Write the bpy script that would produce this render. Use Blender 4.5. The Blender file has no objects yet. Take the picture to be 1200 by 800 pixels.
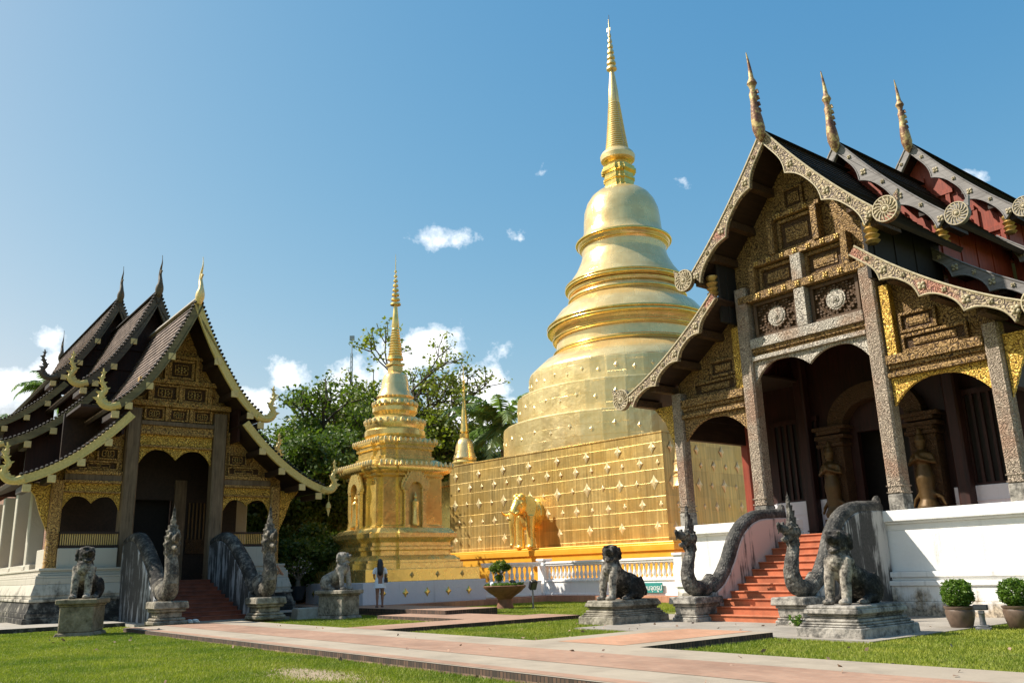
import bpy, bmesh, math, random
import numpy as np
from mathutils import Vector, Matrix, noise as mnoise
random.seed(11); RNG = np.random.default_rng(11)
SC = bpy.context.scene
COL = SC.collection
R = math.radians
# ------------------------------------------------------------------ camera, sky, sun, exposure
FPX, PITCH, ROLL, CAM_H = 1015.0, 0.258, -0.031, 1.25
_fw = Vector((0, math.cos(PITCH), math.sin(PITCH))); _rt = Vector((1, 0, 0)); _up = _rt.cross(_fw)
_r2 = _rt*math.cos(ROLL) + _up*math.sin(ROLL); _u2 = _up*math.cos(ROLL) - _rt*math.sin(ROLL)
cam_d = bpy.data.cameras.new('camera'); cam = bpy.data.objects.new('camera', cam_d); COL.objects.link(cam)
cam.matrix_world = Matrix(((_r2.x, _u2.x, -_fw.x, 0), (_r2.y, _u2.y, -_fw.y, 0), (_r2.z, _u2.z, -_fw.z, CAM_H), (0, 0, 0, 1)))
cam_d.sensor_width = 36; cam_d.lens = 36*FPX/1200; cam_d.clip_start = 0.1; cam_d.clip_end = 3000
SC.camera = cam
def pix_dir(x, y):
    return (_r2*((x-600)/FPX) + _u2*((400-y)/FPX) + _fw).normalized()
SUN_EL = R(45)
SUN_TO = Vector((-0.985, 0.10, 0)).normalized()          # horizontal direction towards the sun
world = bpy.data.worlds.new('World'); SC.world = world; world.use_nodes = True
SKY_STRENGTH = 0.114
def build_world():
    nt = world.node_tree; nd = nt.nodes; lk = nt.links
    for n in list(nd): nd.remove(n)
    out = nd.new('ShaderNodeOutputWorld'); bg = nd.new('ShaderNodeBackground')
    sky = nd.new('ShaderNodeTexSky'); sky.sky_type = 'NISHITA'; sky.sun_disc = False
    sky.sun_elevation = SUN_EL; sky.sun_rotation = math.atan2(SUN_TO.x, SUN_TO.y)
    sky.air_density = 1.0; sky.dust_density = 1.2; sky.ozone_density = 0.15; sky.altitude = 0
    tc = nd.new('ShaderNodeTexCoord')
    nz = nd.new('ShaderNodeTexNoise'); nz.inputs['Scale'].default_value = 11; nz.inputs['Detail'].default_value = 11; nz.inputs['Roughness'].default_value = 0.64
    lk.new(tc.outputs['Generated'], nz.inputs['Vector'])
    def m(op, a, b=None, clamp=False):
        n = nd.new('ShaderNodeMath'); n.operation = op; n.use_clamp = clamp
        for i, s in enumerate((a, b)):
            if s is None: continue
            if isinstance(s, (int, float)): n.inputs[i].default_value = s
            else: lk.new(s, n.inputs[i])
        return n.outputs[0]
    # cumulus heaps: (pixel of the photograph, radius in px, flatness, density)
    blobs = [(58, 396, 24, .65, .9), (8, 452, 30, .6, .95), (72, 430, 28, .7, .85), (345, 444, 38, .7, 1.0), (385, 466, 46, .7, 1.0), (305, 470, 30, .7, 1.0),
             (512, 412, 44, .7, 1.0), (548, 466, 52, 1.0, 1.0), (470, 430, 50, .7, 1.0), (592, 486, 30, .8, .9), (560, 520, 60, .8, 1.0), (430, 470, 60, .7, 1.0),
             (519, 277, 46, .45, .66), (612, 272, 22, .5, .43), (785, 218, 34, .4, .58), (615, 197, 40, .4, .48), (1142, 211, 34, .5, .7), (1190, 240, 36, .6, .5), (606, 254, 14, .5, .34),
             (-160, 470, 90, .7, 1.0), (-320, 430, 80, .6, 1.0), (1500, 420, 120, .6, 1.0), (1750, 380, 140, .6, 1.0), (-700, 420, 200, .5, 1.0)]
    tot = None
    for (x, y, r, fl, den) in blobs:
        d = pix_dir(x, y)
        sub = nd.new('ShaderNodeVectorMath'); sub.operation = 'SUBTRACT'; lk.new(tc.outputs['Generated'], sub.inputs[0]); sub.inputs[1].default_value = d
        sc = nd.new('ShaderNodeVectorMath'); sc.operation = 'MULTIPLY'; lk.new(sub.outputs[0], sc.inputs[0]); sc.inputs[1].default_value = (1, 1, 1/fl)
        ln = nd.new('ShaderNodeVectorMath'); ln.operation = 'LENGTH'; lk.new(sc.outputs[0], ln.inputs[0])
        f = m('MULTIPLY', m('SUBTRACT', 1.0, m('DIVIDE', ln.outputs['Value'], r/FPX*1.25)), 1.0)
        f = m('SUBTRACT', m('MINIMUM', f, den), (1-den)*0.55)
        tot = f if tot is None else m('MAXIMUM', tot, f)
    fld = m('ADD', tot, m('MULTIPLY', m('SUBTRACT', nz.outputs['Fac'], 0.5), 3.3))
    mask = m('MULTIPLY', m('SUBTRACT', fld, 0.18), 2.2, True)
    mask = m('MULTIPLY', mask, m('MULTIPLY', m('ADD', tot, 0.45), 3.0, True))
    nz2 = nd.new('ShaderNodeTexNoise'); nz2.inputs['Scale'].default_value = 22; nz2.inputs['Detail'].default_value = 6
    lk.new(tc.outputs['Generated'], nz2.inputs['Vector'])
    cr = nd.new('ShaderNodeValToRGB'); cr.color_ramp.elements[0].position = .3; cr.color_ramp.elements[0].color = (6.4, 6.9, 7.6, 1); cr.color_ramp.elements[1].position = .62; cr.color_ramp.elements[1].color = (9.2, 9.2, 9.2, 1)
    lk.new(nz2.outputs['Fac'], cr.inputs['Fac'])
    # deepen the blue overhead the way this hazy tropical sky shows it
    sp = nd.new('ShaderNodeSeparateColor'); lk.new(sky.outputs['Color'], sp.inputs[0]); cmb = nd.new('ShaderNodeCombineColor')
    for i, (k, pw, top) in enumerate(((.50, 1.51, 4.6), (1.19, .806, 5.4), (2.14, .434, 6.2))):
        lk.new(m('MINIMUM', m('MULTIPLY', m('POWER', sp.outputs[i], pw), k), top), cmb.inputs[i])
    mx = nd.new('ShaderNodeMixRGB'); lk.new(m('MULTIPLY', mask, .92), mx.inputs['Fac']); lk.new(cmb.outputs[0], mx.inputs['Color1']); lk.new(cr.outputs['Color'], mx.inputs['Color2'])
    lk.new(mx.outputs['Color'], bg.inputs['Color']); bg.inputs['Strength'].default_value = SKY_STRENGTH
    lk.new(bg.outputs[0], out.inputs['Surface'])
build_world()
sun_d = bpy.data.lights.new('sun', 'SUN'); sun_d.energy = 5.0; sun_d.angle = R(0.5); sun_d.color = (1.0, 0.93, 0.82)
sun = bpy.data.objects.new('sun', sun_d); COL.objects.link(sun)
_sd = Vector((SUN_TO.x*math.cos(SUN_EL), SUN_TO.y*math.cos(SUN_EL), math.sin(SUN_EL)))
sun.rotation_euler = _sd.to_track_quat('Z', 'Y').to_euler(); sun.location = (-30, 0, 40)
SC.view_settings.view_transform = 'Standard'; SC.view_settings.look = 'None'; SC.view_settings.gamma = 1.0; SC.view_settings.exposure = 0.6
SC.view_settings.use_curve_mapping = False
SC.cycles.max_bounces = 8; SC.cycles.glossy_bounces = 5; SC.cycles.diffuse_bounces = 4; SC.cycles.use_denoising = True

# ------------------------------------------------------------------ materials
class NT:
    def __init__(s, name):
        s.mat = bpy.data.materials.new(name); s.mat.use_nodes = True
        s.nt = s.mat.node_tree; s.b = s.nt.nodes['Principled BSDF']; s.out = s.nt.nodes['Material Output']
        s.tc = s.nt.nodes.new('ShaderNodeTexCoord')
    def n(s, t): return s.nt.nodes.new(t)
    def put(s, sock, v):
        if isinstance(v, bpy.types.NodeSocket): s.nt.links.new(v, sock)
        elif isinstance(v, tuple) and len(v) == 3 and sock.type == 'RGBA': sock.default_value = (*v, 1)
        else: sock.default_value = v
    def vec(s, scale=(1, 1, 1), rot=(0, 0, 0), src='Object', off=(0, 0, 0)):
        m = s.n('ShaderNodeMapping'); s.nt.links.new(s.tc.outputs[src], m.inputs['Vector'])
        m.inputs['Scale'].default_value = scale; m.inputs['Rotation'].default_value = rot; m.inputs['Location'].default_value = off
        return m.outputs[0]
    def noise(s, scale=5, detail=4, rough=.5, vec=None, dist=0.0):
        t = s.n('ShaderNodeTexNoise'); t.inputs['Scale'].default_value = scale; t.inputs['Detail'].default_value = detail; t.inputs['Roughness'].default_value = rough
        t.inputs['Distortion'].default_value = dist
        s.nt.links.new(vec if vec is not None else s.tc.outputs['Object'], t.inputs['Vector']); return t.outputs['Fac']
    def voro(s, scale=5, vec=None, feat='F1', rnd=1.0, out='Distance', metric='EUCLIDEAN'):
        t = s.n('ShaderNodeTexVoronoi'); t.feature = feat; t.distance = metric; t.inputs['Scale'].default_value = scale; t.inputs['Randomness'].default_value = rnd
        s.nt.links.new(vec if vec is not None else s.tc.outputs['Object'], t.inputs['Vector']); return t.outputs[out]
    def wave(s, scale, vec=None, dist=0, det=2, kind='BANDS', dirn='X', dscale=1):
        t = s.n('ShaderNodeTexWave'); t.wave_type = kind
        if kind == 'BANDS': t.bands_direction = dirn
        t.inputs['Scale'].default_value = scale; t.inputs['Distortion'].default_value = dist; t.inputs['Detail'].default_value = det; t.inputs['Detail Scale'].default_value = dscale
        s.nt.links.new(vec if vec is not None else s.tc.outputs['Object'], t.inputs['Vector']); return t.outputs['Fac']
    def brick(s, vec, scale, bw, rh, mortar, c1, c2, cm, off=.5, smooth=.1, bias=0.0):
        t = s.n('ShaderNodeTexBrick'); t.offset = off
        s.nt.links.new(vec, t.inputs['Vector'])
        for k, v in (('Color1', c1), ('Color2', c2), ('Mortar', cm), ('Scale', scale), ('Mortar Size', mortar), ('Mortar Smooth', smooth), ('Bias', bias), ('Brick Width', bw), ('Row Height', rh)): s.put(t.inputs[k], v)
        return t.outputs['Color'], t.outputs['Fac']
    def ramp(s, fac, stops, interp='LINEAR'):
        t = s.n('ShaderNodeValToRGB'); s.nt.links.new(fac, t.inputs['Fac']); e = t.color_ramp.elements; t.color_ramp.interpolation = interp
        while len(e) < len(stops): e.new(.5)
        for el, (p, c) in zip(e, stops):
            el.position = p; el.color = (*c, 1) if isinstance(c, tuple) else (c, c, c, 1)
        return t.outputs['Color']
    def mix(s, fac, a, b, kind='MIX'):
        t = s.n('ShaderNodeMixRGB'); t.blend_type = kind
        s.put(t.inputs['Fac'], fac); s.put(t.inputs['Color1'], a); s.put(t.inputs['Color2'], b); return t.outputs['Color']
    def math(s, op, a, b=0.0, clamp=False):
        t = s.n('ShaderNodeMath'); t.operation = op; t.use_clamp = clamp; s.put(t.inputs[0], a); s.put(t.inputs[1], b); return t.outputs[0]
    def sep(s, v=None):
        t = s.n('ShaderNodeSeparateXYZ'); s.nt.links.new(v if v is not None else s.tc.outputs['Object'], t.inputs[0]); return t.outputs
    def comb(s, x, y, z):
        t = s.n('ShaderNodeCombineXYZ'); s.put(t.inputs[0], x); s.put(t.inputs[1], y); s.put(t.inputs[2], z); return t.outputs[0]
    def bump(s, h, strength=.4, dist=.02, prev=None):
        t = s.n('ShaderNodeBump'); t.inputs['Strength'].default_value = strength; t.inputs['Distance'].default_value = dist
        s.nt.links.new(h, t.inputs['Height'])
        if prev is not None: s.nt.links.new(prev, t.inputs['Normal'])
        return t.outputs[0]
    def fin(s, color, rough=.6, metal=0.0, normal=None, spec=None):
        s.put(s.b.inputs['Base Color'], color); s.put(s.b.inputs['Roughness'], rough); s.put(s.b.inputs['Metallic'], metal)
        if normal is not None: s.nt.links.new(normal, s.b.inputs['Normal'])
        if spec is not None: s.b.inputs['Specular IOR Level'].default_value = spec
        return s.mat
MAT = {}
GOLD = (0.93, 0.66, 0.24)
def mk_gold_wall():                                     # gilded sheets with seams, vertical rain streaks
    m = NT('gilded_sheet')
    st = m.noise(1, 5, .65, m.vec((7.0, 7.0, .16)))
    st2 = m.noise(1, 3, .6, m.vec((26, 26, .35)))
    x, y, z = m.sep()
    run = m.math('ADD', x, m.math('MULTIPLY', y, 1.0))
    _, seam = m.brick(m.comb(run, z, 0.0), 1.0, 1.15, .62, .012, (0, 0, 0), (0, 0, 0), (1, 1, 1), .0, .2)
    big = m.noise(.7, 3, .6)
    c = m.mix(m.ramp(st, [(.36, 0.0), (.66, 1.0)]), (0.52, 0.36, 0.13), (0.90, 0.64, 0.24))
    c = m.mix(m.ramp(m.noise(.28, 3, .6), [(.45, 0.0), (.65, .5)]), c, (0.93, 0.56, 0.12))
    c = m.mix(m.math('MULTIPLY', m.ramp(st2, [(.5, 0.0), (.75, 1.0)]), .35), c, (0.45, 0.29, 0.08))
    c = m.mix(m.math('MULTIPLY', seam, m.math('MULTIPLY', m.ramp(m.noise(.9, 4, .6), [(.42, 0.0), (.68, 1.0)]), .34)), c, (1.0, 0.82, 0.42))
    r = m.math('ADD', m.math('MULTIPLY', st, .28), .26)
    nb = m.bump(m.math('ADD', m.math('MULTIPLY', seam, .3), m.math('MULTIPLY', big, .9)), .35, .05)
    tint, _ = m.brick(m.comb(run, z, 0.0), 1.0, 1.15, .62, .0, (.62, .62, .62), (1, 1, 1), (1, 1, 1), .0, .0)
    c = m.mix(.75, c, tint, 'MULTIPLY')
    nb = m.bump(m.math('MULTIPLY', m.sep(tint)[0], m.noise(1.6, 2, .5)), .5, .06, nb)
    MAT['gold_wall'] = m.fin(c, r, .72, nb)
mk_gold_wall()
def mk_gold_drum():
    m = NT('gilded_drum')
    big = m.noise(.55, 4, .6); fine = m.noise(5, 3, .6)
    x, y, z = m.sep()
    st = m.noise(1, 5, .65, m.vec((4.0, 4.0, .12)))
    c = m.mix(m.ramp(big, [(.35, 0.0), (.7, 1.0)]), (0.80, 0.60, 0.25), (0.97, 0.76, 0.38))
    c = m.mix(m.math('MULTIPLY', m.ramp(st, [(.5, 0.0), (.75, 1.0)]), .45), c, (0.66, 0.44, 0.13))
    r = m.math('ADD', m.math('MULTIPLY', big, .2), .2)
    nb = m.bump(m.math('ADD', big, m.math('MULTIPLY', fine, .06)), .3, .12)
    run = m.math('MULTIPLY', m.math('ARCTAN2', y, x), 7.0)
    tint, seam = m.brick(m.comb(run, z, 0.0), 1.0, 1.3, .6, .014, (.72, .72, .72), (1, 1, 1), (.8, .7, .5), .0, .0)
    c = m.mix(.5, c, tint, 'MULTIPLY')
    nb = m.bump(m.math('MULTIPLY', m.sep(tint)[0], m.noise(1.3, 3, .55)), .7, .08, nb)
    MAT['gold_drum'] = m.fin(c, m.math('ADD', r, .05), .68, nb)
mk_gold_drum()
def mk_gold(name, col, r0, r1, nscale, bs, bd, metal=.9):
    m = NT(name); nz = m.noise(nscale, 4, .6)
    c = m.mix(m.ramp(nz, [(.3, 0.0), (.7, 1.0)]), tuple(k*.75 for k in col), col)
    MAT[name] = m.fin(c, m.math('ADD', m.math('MULTIPLY', nz, r1-r0), r0), metal, m.bump(nz, bs, bd))
def mk_bell():                                          # sheets laid in courses round the bell, slightly dented
    m = NT('gold_bell'); x, y, z = m.sep(); big = m.noise(1.1, 4, .6); fine = m.noise(4.5, 3, .6)
    run = m.math('MULTIPLY', m.math('ARCTAN2', y, x), 3.5)
    tint, seam = m.brick(m.comb(run, z, 0.0), 1.0, 1.1, .8, .012, (.74, .74, .74), (1, 1, 1), (.7, .6, .4), .5, .0)
    c = m.mix(m.ramp(big, [(.3, 0.0), (.7, 1.0)]), (0.86, 0.61, 0.26), (1.0, 0.77, 0.37)); c = m.mix(.45, c, tint, 'MULTIPLY')
    nb = m.bump(m.math('ADD', big, m.math('MULTIPLY', fine, .25)), .3, .08); nb = m.bump(m.sep(tint)[0], .25, .03, nb)
    MAT['gold_bell'] = m.fin(c, m.math('ADD', m.math('MULTIPLY', big, .25), .13), .55, nb)
mk_bell()
mk_gold('gold_ring', (0.98, 0.68, 0.20), .12, .3, 3, .2, .03)
mk_gold('gold_small', (1.0, 0.72, 0.24), .16, .38, 4, .3, .03, .65)
mk_gold('gold_pale', (0.92, 0.70, 0.33), .3, .5, 9, .5, .02, .5)
mk_gold('gold_shaded', (0.11, 0.062, 0.018), .4, .6, 9, .5, .02, .4)  # gold darkened in its colour to stand in for porch shade
mk_gold('gold_orange', (1.0, 0.70, 0.20), .16, .36, 2.2, .35, .05, .7)
mk_gold('gold_yellow', (0.98, 0.68, 0.17), .2, .36, 2.2, .3, .04, .55)
mk_gold('gold_old', (0.62, 0.43, 0.16), .4, .65, 12, .6, .02)
def mk_ornament():
    m = NT('pale_gilt_ornament'); nz = m.noise(16, 3, .6)
    MAT['ornament'] = m.fin(m.mix(nz, (0.72, 0.54, 0.24), (0.92, 0.78, 0.46)), .4, .55, m.bump(nz, .6, .02))
mk_ornament()
def mk_ledge():
    m = NT('yellow_painted_ledge'); nz = m.noise(2.2, 4, .6)
    w = m.wave(1.6, m.vec((0, 0, 1)), .4, 2, 'BANDS', 'Z')
    c = m.mix(m.ramp(nz, [(.3, 0.0), (.7, 1.0)]), (0.86, 0.42, 0.035), (0.92, 0.50, 0.06))
    MAT['yellow'] = m.fin(c, .32, .15, m.bump(w, .15, .02))
mk_ledge()
def mk_white(name, base, grime, zlo, zhi, amount):
    m = NT(name); x, y, z = m.sep()
    n1 = m.noise(1.4, 6, .65); n2 = m.noise(1, 5, .7, m.vec((5, 5, .5)))
    h = m.math('DIVIDE', m.math('SUBTRACT', z, zlo), zhi-zlo, True)
    g = m.math('SUBTRACT', m.math('ADD', m.math('MULTIPLY', n1, .9), m.math('MULTIPLY', n2, .5)), m.math('ADD', m.math('MULTIPLY', h, .62), .42))
    g = m.math('MULTIPLY', g, amount, True)
    fl = m.noise(9, 5, .7)
    c = m.mix(m.math('MULTIPLY', m.ramp(m.noise(.8, 5, .6), [(.4, 0.0), (.75, 1.0)]), .35), base, tuple(k*.82 for k in base))
    c = m.mix(g, c, m.mix(m.ramp(fl, [(.4, 0.0), (.6, 1.0)]), grime, tuple(min(1, k*3.4) for k in grime)))
    dr = m.noise(1, 6, .7, m.vec((4.5, 4.5, .22))); dr2 = m.noise(.6, 3, .6)
    k = m.math('MULTIPLY', m.ramp(dr, [(.56, 0.0), (.72, 1.0)]), m.ramp(dr2, [(.42, 0.0), (.6, .55)]))
    c = m.mix(k, c, tuple(.5*p+.25*q for p, q in zip(grime, base)))
    cr = m.voro(1.1, m.vec((1, 1, 1)), 'DISTANCE_TO_EDGE')
    MAT[name] = m.fin(c, .8, 0, m.bump(m.math('ADD', fl, m.math('MULTIPLY', n1, 2.5)), .45, .03), .3)
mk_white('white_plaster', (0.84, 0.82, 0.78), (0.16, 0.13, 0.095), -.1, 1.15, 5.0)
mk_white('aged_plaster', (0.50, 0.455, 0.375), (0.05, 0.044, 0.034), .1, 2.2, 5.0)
mk_white('shaded_white_wall', (0.74, 0.70, 0.72), (0.30, 0.27, 0.25), -.4, .6, 1.0)  # white wall with the lavender tint of its shade put into the base colour
mk_white('white_rail', (0.86, 0.84, 0.82), (0.35, 0.32, 0.28), -2, 0, .4)
def mk_black_base():
    m = NT('blackened_stone'); n1 = m.noise(2.5, 6, .7); n2 = m.noise(11, 4, .6)
    c = m.ramp(n1, [(.3, (0.012, 0.011, 0.01)), (.52, (0.05, 0.045, 0.038)), (.68, (0.30, 0.27, 0.22)), (.8, (0.42, 0.38, 0.31))])
    MAT['black_base'] = m.fin(c, .85, 0, m.bump(m.math('ADD', n1, n2), .5, .03), .25)
mk_black_base()
def mk_streak(name, base, thr):                              # plaster with black algae running down
    m = NT(name)
    s1 = m.noise(1, 5, .6, m.vec((3.2, 3.2, .28))); s2 = m.noise(1, 5, .65, m.vec((14, 14, .9))); n = m.noise(1.0, 4, .6); fl = m.noise(18, 4, .6)
    f = m.math('ADD', m.math('MULTIPLY', s1, .75), m.math('ADD', m.math('MULTIPLY', s2, .35), m.math('MULTIPLY', n, .45)))
    k = m.ramp(f, [(thr, 0.0), (thr+.1, 1.0)])
    c = m.mix(k, base, m.mix(fl, (0.022, 0.022, 0.022), (0.10, 0.095, 0.09)))
    MAT[name] = m.fin(c, .85, 0, m.bump(m.math('ADD', fl, s1), .4, .02), .25)
mk_streak('streak_pink', (0.66, 0.52, 0.46), .80)
mk_streak('streak_dark', (0.46, 0.44, 0.42), .70)
mk_streak('streak_black', (0.40, 0.40, 0.41), .66)
def mk_stone(name, stops, bsc=14, bstr=.8):
    m = NT(name); n1 = m.noise(3.2, 7, .68); n2 = m.noise(bsc, 6, .65); v = m.voro(9, None, 'F1')
    c = m.ramp(m.math('ADD', m.math('MULTIPLY', n1, .7), m.math('MULTIPLY', n2, .3)), stops)
    MAT[name] = m.fin(c, .9, 0, m.bump(m.math('ADD', n2, m.math('MULTIPLY', v, .35)), bstr, .03), .2)
mk_stone('stone_dark', [(.36, (0.018, 0.017, 0.016)), (.50, (0.05, 0.046, 0.041)), (.59, (0.17, 0.15, 0.125)), (.70, (0.33, 0.30, 0.25))])
mk_stone('stone_grey', [(.32, (0.03, 0.028, 0.026)), (.44, (0.13, 0.12, 0.105)), (.53, (0.32, 0.29, 0.25)), (.66, (0.46, 0.42, 0.36))])
mk_stone('stone_naga', [(.36, (0.02, 0.018, 0.016)), (.48, (0.085, 0.075, 0.062)), (.56, (0.24, 0.21, 0.165)), (.68, (0.40, 0.355, 0.285))], 18, 1.0)
mk_stone('stone_light', [(.33, (0.035, 0.031, 0.025)), (.45, (0.17, 0.15, 0.115)), (.57, (0.34, 0.30, 0.235)), (.72, (0.48, 0.435, 0.36))])
mk_stone('stone_tan', [(.32, (0.05, 0.043, 0.03)), (.47, (0.19, 0.16, 0.105)), (.64, (0.34, 0.285, 0.20))])
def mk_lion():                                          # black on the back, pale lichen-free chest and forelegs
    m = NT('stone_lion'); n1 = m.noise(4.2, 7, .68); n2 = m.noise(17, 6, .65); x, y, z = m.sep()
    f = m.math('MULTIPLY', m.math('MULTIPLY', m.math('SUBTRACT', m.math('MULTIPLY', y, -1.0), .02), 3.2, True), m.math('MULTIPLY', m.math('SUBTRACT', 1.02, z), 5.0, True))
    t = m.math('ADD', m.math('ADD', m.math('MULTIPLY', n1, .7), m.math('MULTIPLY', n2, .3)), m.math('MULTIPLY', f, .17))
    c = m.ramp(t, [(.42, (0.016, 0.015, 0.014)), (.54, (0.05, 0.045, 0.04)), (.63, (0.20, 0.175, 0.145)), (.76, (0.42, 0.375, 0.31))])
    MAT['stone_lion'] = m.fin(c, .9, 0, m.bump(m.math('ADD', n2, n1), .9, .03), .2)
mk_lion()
def mk_scales(name, stops):
    m = NT(name); n1 = m.noise(3.2, 7, .68); n2 = m.noise(15, 6, .65); v = m.voro(19, m.vec((1, 1, .8)), 'F1', .75)
    lich = m.voro(5, None, 'F1'); sp = m.ramp(m.math('ADD', lich, m.math('MULTIPLY', n2, .25)), [(.12, 1.0), (.2, 0.0)])
    c = m.ramp(m.math('ADD', m.math('MULTIPLY', n1, .72), m.math('MULTIPLY', n2, .28)), stops); c = m.mix(m.math('MULTIPLY', sp, .5), c, (0.42, 0.40, 0.34))
    c = m.mix(m.ramp(v, [(.35, 0.0), (.6, .3)]), c, (0.02, 0.019, 0.018))
    MAT[name] = m.fin(c, .9, 0, m.bump(m.math('ADD', m.math('MULTIPLY', n2, .6), m.math('MULTIPLY', v, -1.0)), .8, .03), .2)
mk_scales('stone_rail', [(.36, (0.03, 0.03, 0.029)), (.5, (0.085, 0.08, 0.072)), (.64, (0.22, 0.20, 0.175))])
mk_scales('stone_serpent', [(.38, (0.022, 0.021, 0.02)), (.49, (0.08, 0.073, 0.064)), (.58, (0.24, 0.22, 0.185)), (.70, (0.40, 0.365, 0.31))])
mk_stone('concrete', [(.3, (0.24, 0.215, 0.18)), (.5, (0.36, 0.325, 0.275)), (.7, (0.46, 0.42, 0.36))], 20, .3)
def mk_carved(name, deep, mid, high, scale, metal, rough, bstr=.9, patch=None):
    """low relief of scrolls and petals: rings round scattered centres, fine beads between them"""
    m = NT(name); w = m.noise(scale*.9, 2, .5)
    d = m.voro(scale, None, 'SMOOTH_F1'); rings = m.math('ABSOLUTE', m.math('SINE', m.math('MULTIPLY', m.math('ADD', d, m.math('MULTIPLY', w, .25)), 21.0)))
    e = m.voro(scale*2.3, None, 'DISTANCE_TO_EDGE'); h = m.math('ADD', m.math('MULTIPLY', rings, .65), m.math('MULTIPLY', m.ramp(e, [(.0, 0.0), (.16, 1.0)]), .5))
    wear = m.noise(1.1, 5, .65)
    c = m.ramp(h, [(.25, deep), (.55, mid), (.92, high)])
    c = m.mix(m.ramp(wear, [(.42, 0.0), (.72, .5)]), c, mid)
    if patch: c = m.mix(m.ramp(m.noise(.75, 4, .6), [(.5, 0.0), (.62, .7)]), c, m.mix(h, patch, tuple(min(1, 2*k) for k in patch)))
    MAT[name] = m.fin(c, rough, metal, m.bump(h, bstr, .025), .35)
mk_carved('carved_wood', (0.03, 0.014, 0.005), (0.135, 0.072, 0.024), (0.36, 0.22, 0.08), 4.6, 0.05, .62, 1.0)
mk_carved('carved_gold', (0.08, 0.03, 0.008), (0.42, 0.235, 0.04), (0.86, 0.55, 0.11), 5.2, .3, .45, 1.0)
mk_carved('carved_silver', (0.10, 0.085, 0.07), (0.27, 0.235, 0.195), (0.56, 0.50, 0.41), 6.0, .05, .65, .8, (0.16, 0.09, 0.05))
mk_carved('carved_column', (0.12, 0.085, 0.06), (0.235, 0.18, 0.135), (0.43, 0.345, 0.255), 6.2, .02, .7, .9, (0.17, 0.095, 0.06))
mk_carved('carved_barge', (0.07, 0.05, 0.044), (0.16, 0.115, 0.092), (0.45, 0.35, 0.20), 4.6, .05, .6, 1.0, (0.20, 0.06, 0.04))
mk_carved('carved_dark', (0.018, 0.010, 0.006), (0.075, 0.04, 0.018), (0.10, 0.05, 0.018), 7.5, .1, .55)
def mk_wood(name, c0, c1, ax, rough=.6):
    m = NT(name); sc = {'x': (.6, 7, 7), 'y': (7, .6, 7), 'z': (7, 7, .6)}[ax]
    g = m.noise(2, 6, .65, m.vec(sc)); n = m.noise(1.3, 4, .6)
    c = m.mix(m.ramp(m.math('ADD', m.math('MULTIPLY', g, .7), m.math('MULTIPLY', n, .3)), [(.35, 0.0), (.65, 1.0)]), c0, c1)
    MAT[name] = m.fin(c, rough, 0, m.bump(g, .4, .012), .35)
mk_wood('dark_wood', (0.014, 0.007, 0.004), (0.042, 0.021, 0.011), 'y')
mk_wood('brown_wood', (0.045, 0.024, 0.011), (0.125, 0.068, 0.030), 'z')
mk_wood('old_post', (0.085, 0.055, 0.030), (0.23, 0.155, 0.09), 'z')
mk_carved('carved_teak', (0.06, 0.027, 0.008), (0.25, 0.13, 0.04), (0.62, 0.37, 0.11), 4.8, .05, .6)
mk_wood('red_wood', (0.17, 0.03, 0.016), (0.34, 0.062, 0.03), 'z', .5)
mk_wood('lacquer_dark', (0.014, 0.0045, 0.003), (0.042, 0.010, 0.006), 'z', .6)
mk_wood('grey_barge', (0.15, 0.135, 0.125), (0.31, 0.285, 0.265), 'x')
mk_wood('olive_shade_barge', (0.10, 0.08, 0.035), (0.24, 0.19, 0.085), 'x')
mk_wood('cream_wood', (0.56, 0.41, 0.12), (0.76, 0.58, 0.22), 'y')
mk_wood('cream_end', (0.58, 0.42, 0.17), (0.74, 0.56, 0.25), 'y')
mk_wood('dark_barge', (0.055, 0.042, 0.03), (0.13, 0.10, 0.065), 'x')
def mk_roof(name, cols, sc=1.0):
    m = NT(name); uv = m.vec((1, 1, 1), src='UV')
    c, f = m.brick(uv, sc, .17, .24, .014, (0, 0, 0), (1, 1, 1), (.5, .5, .5), .5, .0)
    n = m.noise(.9, 5, .65); n2 = m.noise(12, 3, .6)
    t = m.math('ADD', m.math('MULTIPLY', m.sep(c)[0], .55), m.math('ADD', m.math('MULTIPLY', n, .35), m.math('MULTIPLY', n2, .2)))
    col = m.mix(f, m.ramp(t, cols), (0.012, 0.009, 0.008))
    h = m.math('SUBTRACT', m.math('MULTIPLY', t, .4), f)
    MAT[name] = m.fin(col, .75, 0, m.bump(h, .8, .03), .3)
mk_roof('roof_brown', [(.15, (0.055, 0.034, 0.026)), (.45, (0.15, 0.098, 0.075)), (.8, (0.30, 0.215, 0.17))])
mk_roof('roof_dark', [(.15, (0.018, 0.013, 0.011)), (.5, (0.045, 0.032, 0.026)), (.85, (0.10, 0.07, 0.055))])
mk_roof('roof_terracotta', [(.15, (0.17, 0.065, 0.035)), (.5, (0.29, 0.12, 0.07)), (.85, (0.40, 0.19, 0.12))])
def mk_plain(name, c, rough=.6, metal=0.0, nsc=8, var=.25, b=.2):
    m = NT(name); n = m.noise(nsc, 4, .6)
    MAT[name] = m.fin(m.mix(m.ramp(n, [(.3, 0.0), (.7, 1.0)]), tuple(k*(1-var) for k in c), tuple(min(1, k*(1+var)) for k in c)), rough, metal, m.bump(n, b, .01))
mk_plain('stair_orange', (0.43, 0.125, 0.052), .6, 0, 3, .3, .2)
mk_plain('stair_red', (0.24, 0.062, 0.03), .65, 0, 3, .35, .2)
mk_plain('unlit_dark', (0.012, 0.009, 0.007), .8)  # near-black stand-in for unlit depth behind doors, windows and under the eave
mk_plain('terracotta', (0.19, 0.082, 0.042), .7, 0, 6, .3, .3)
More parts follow.
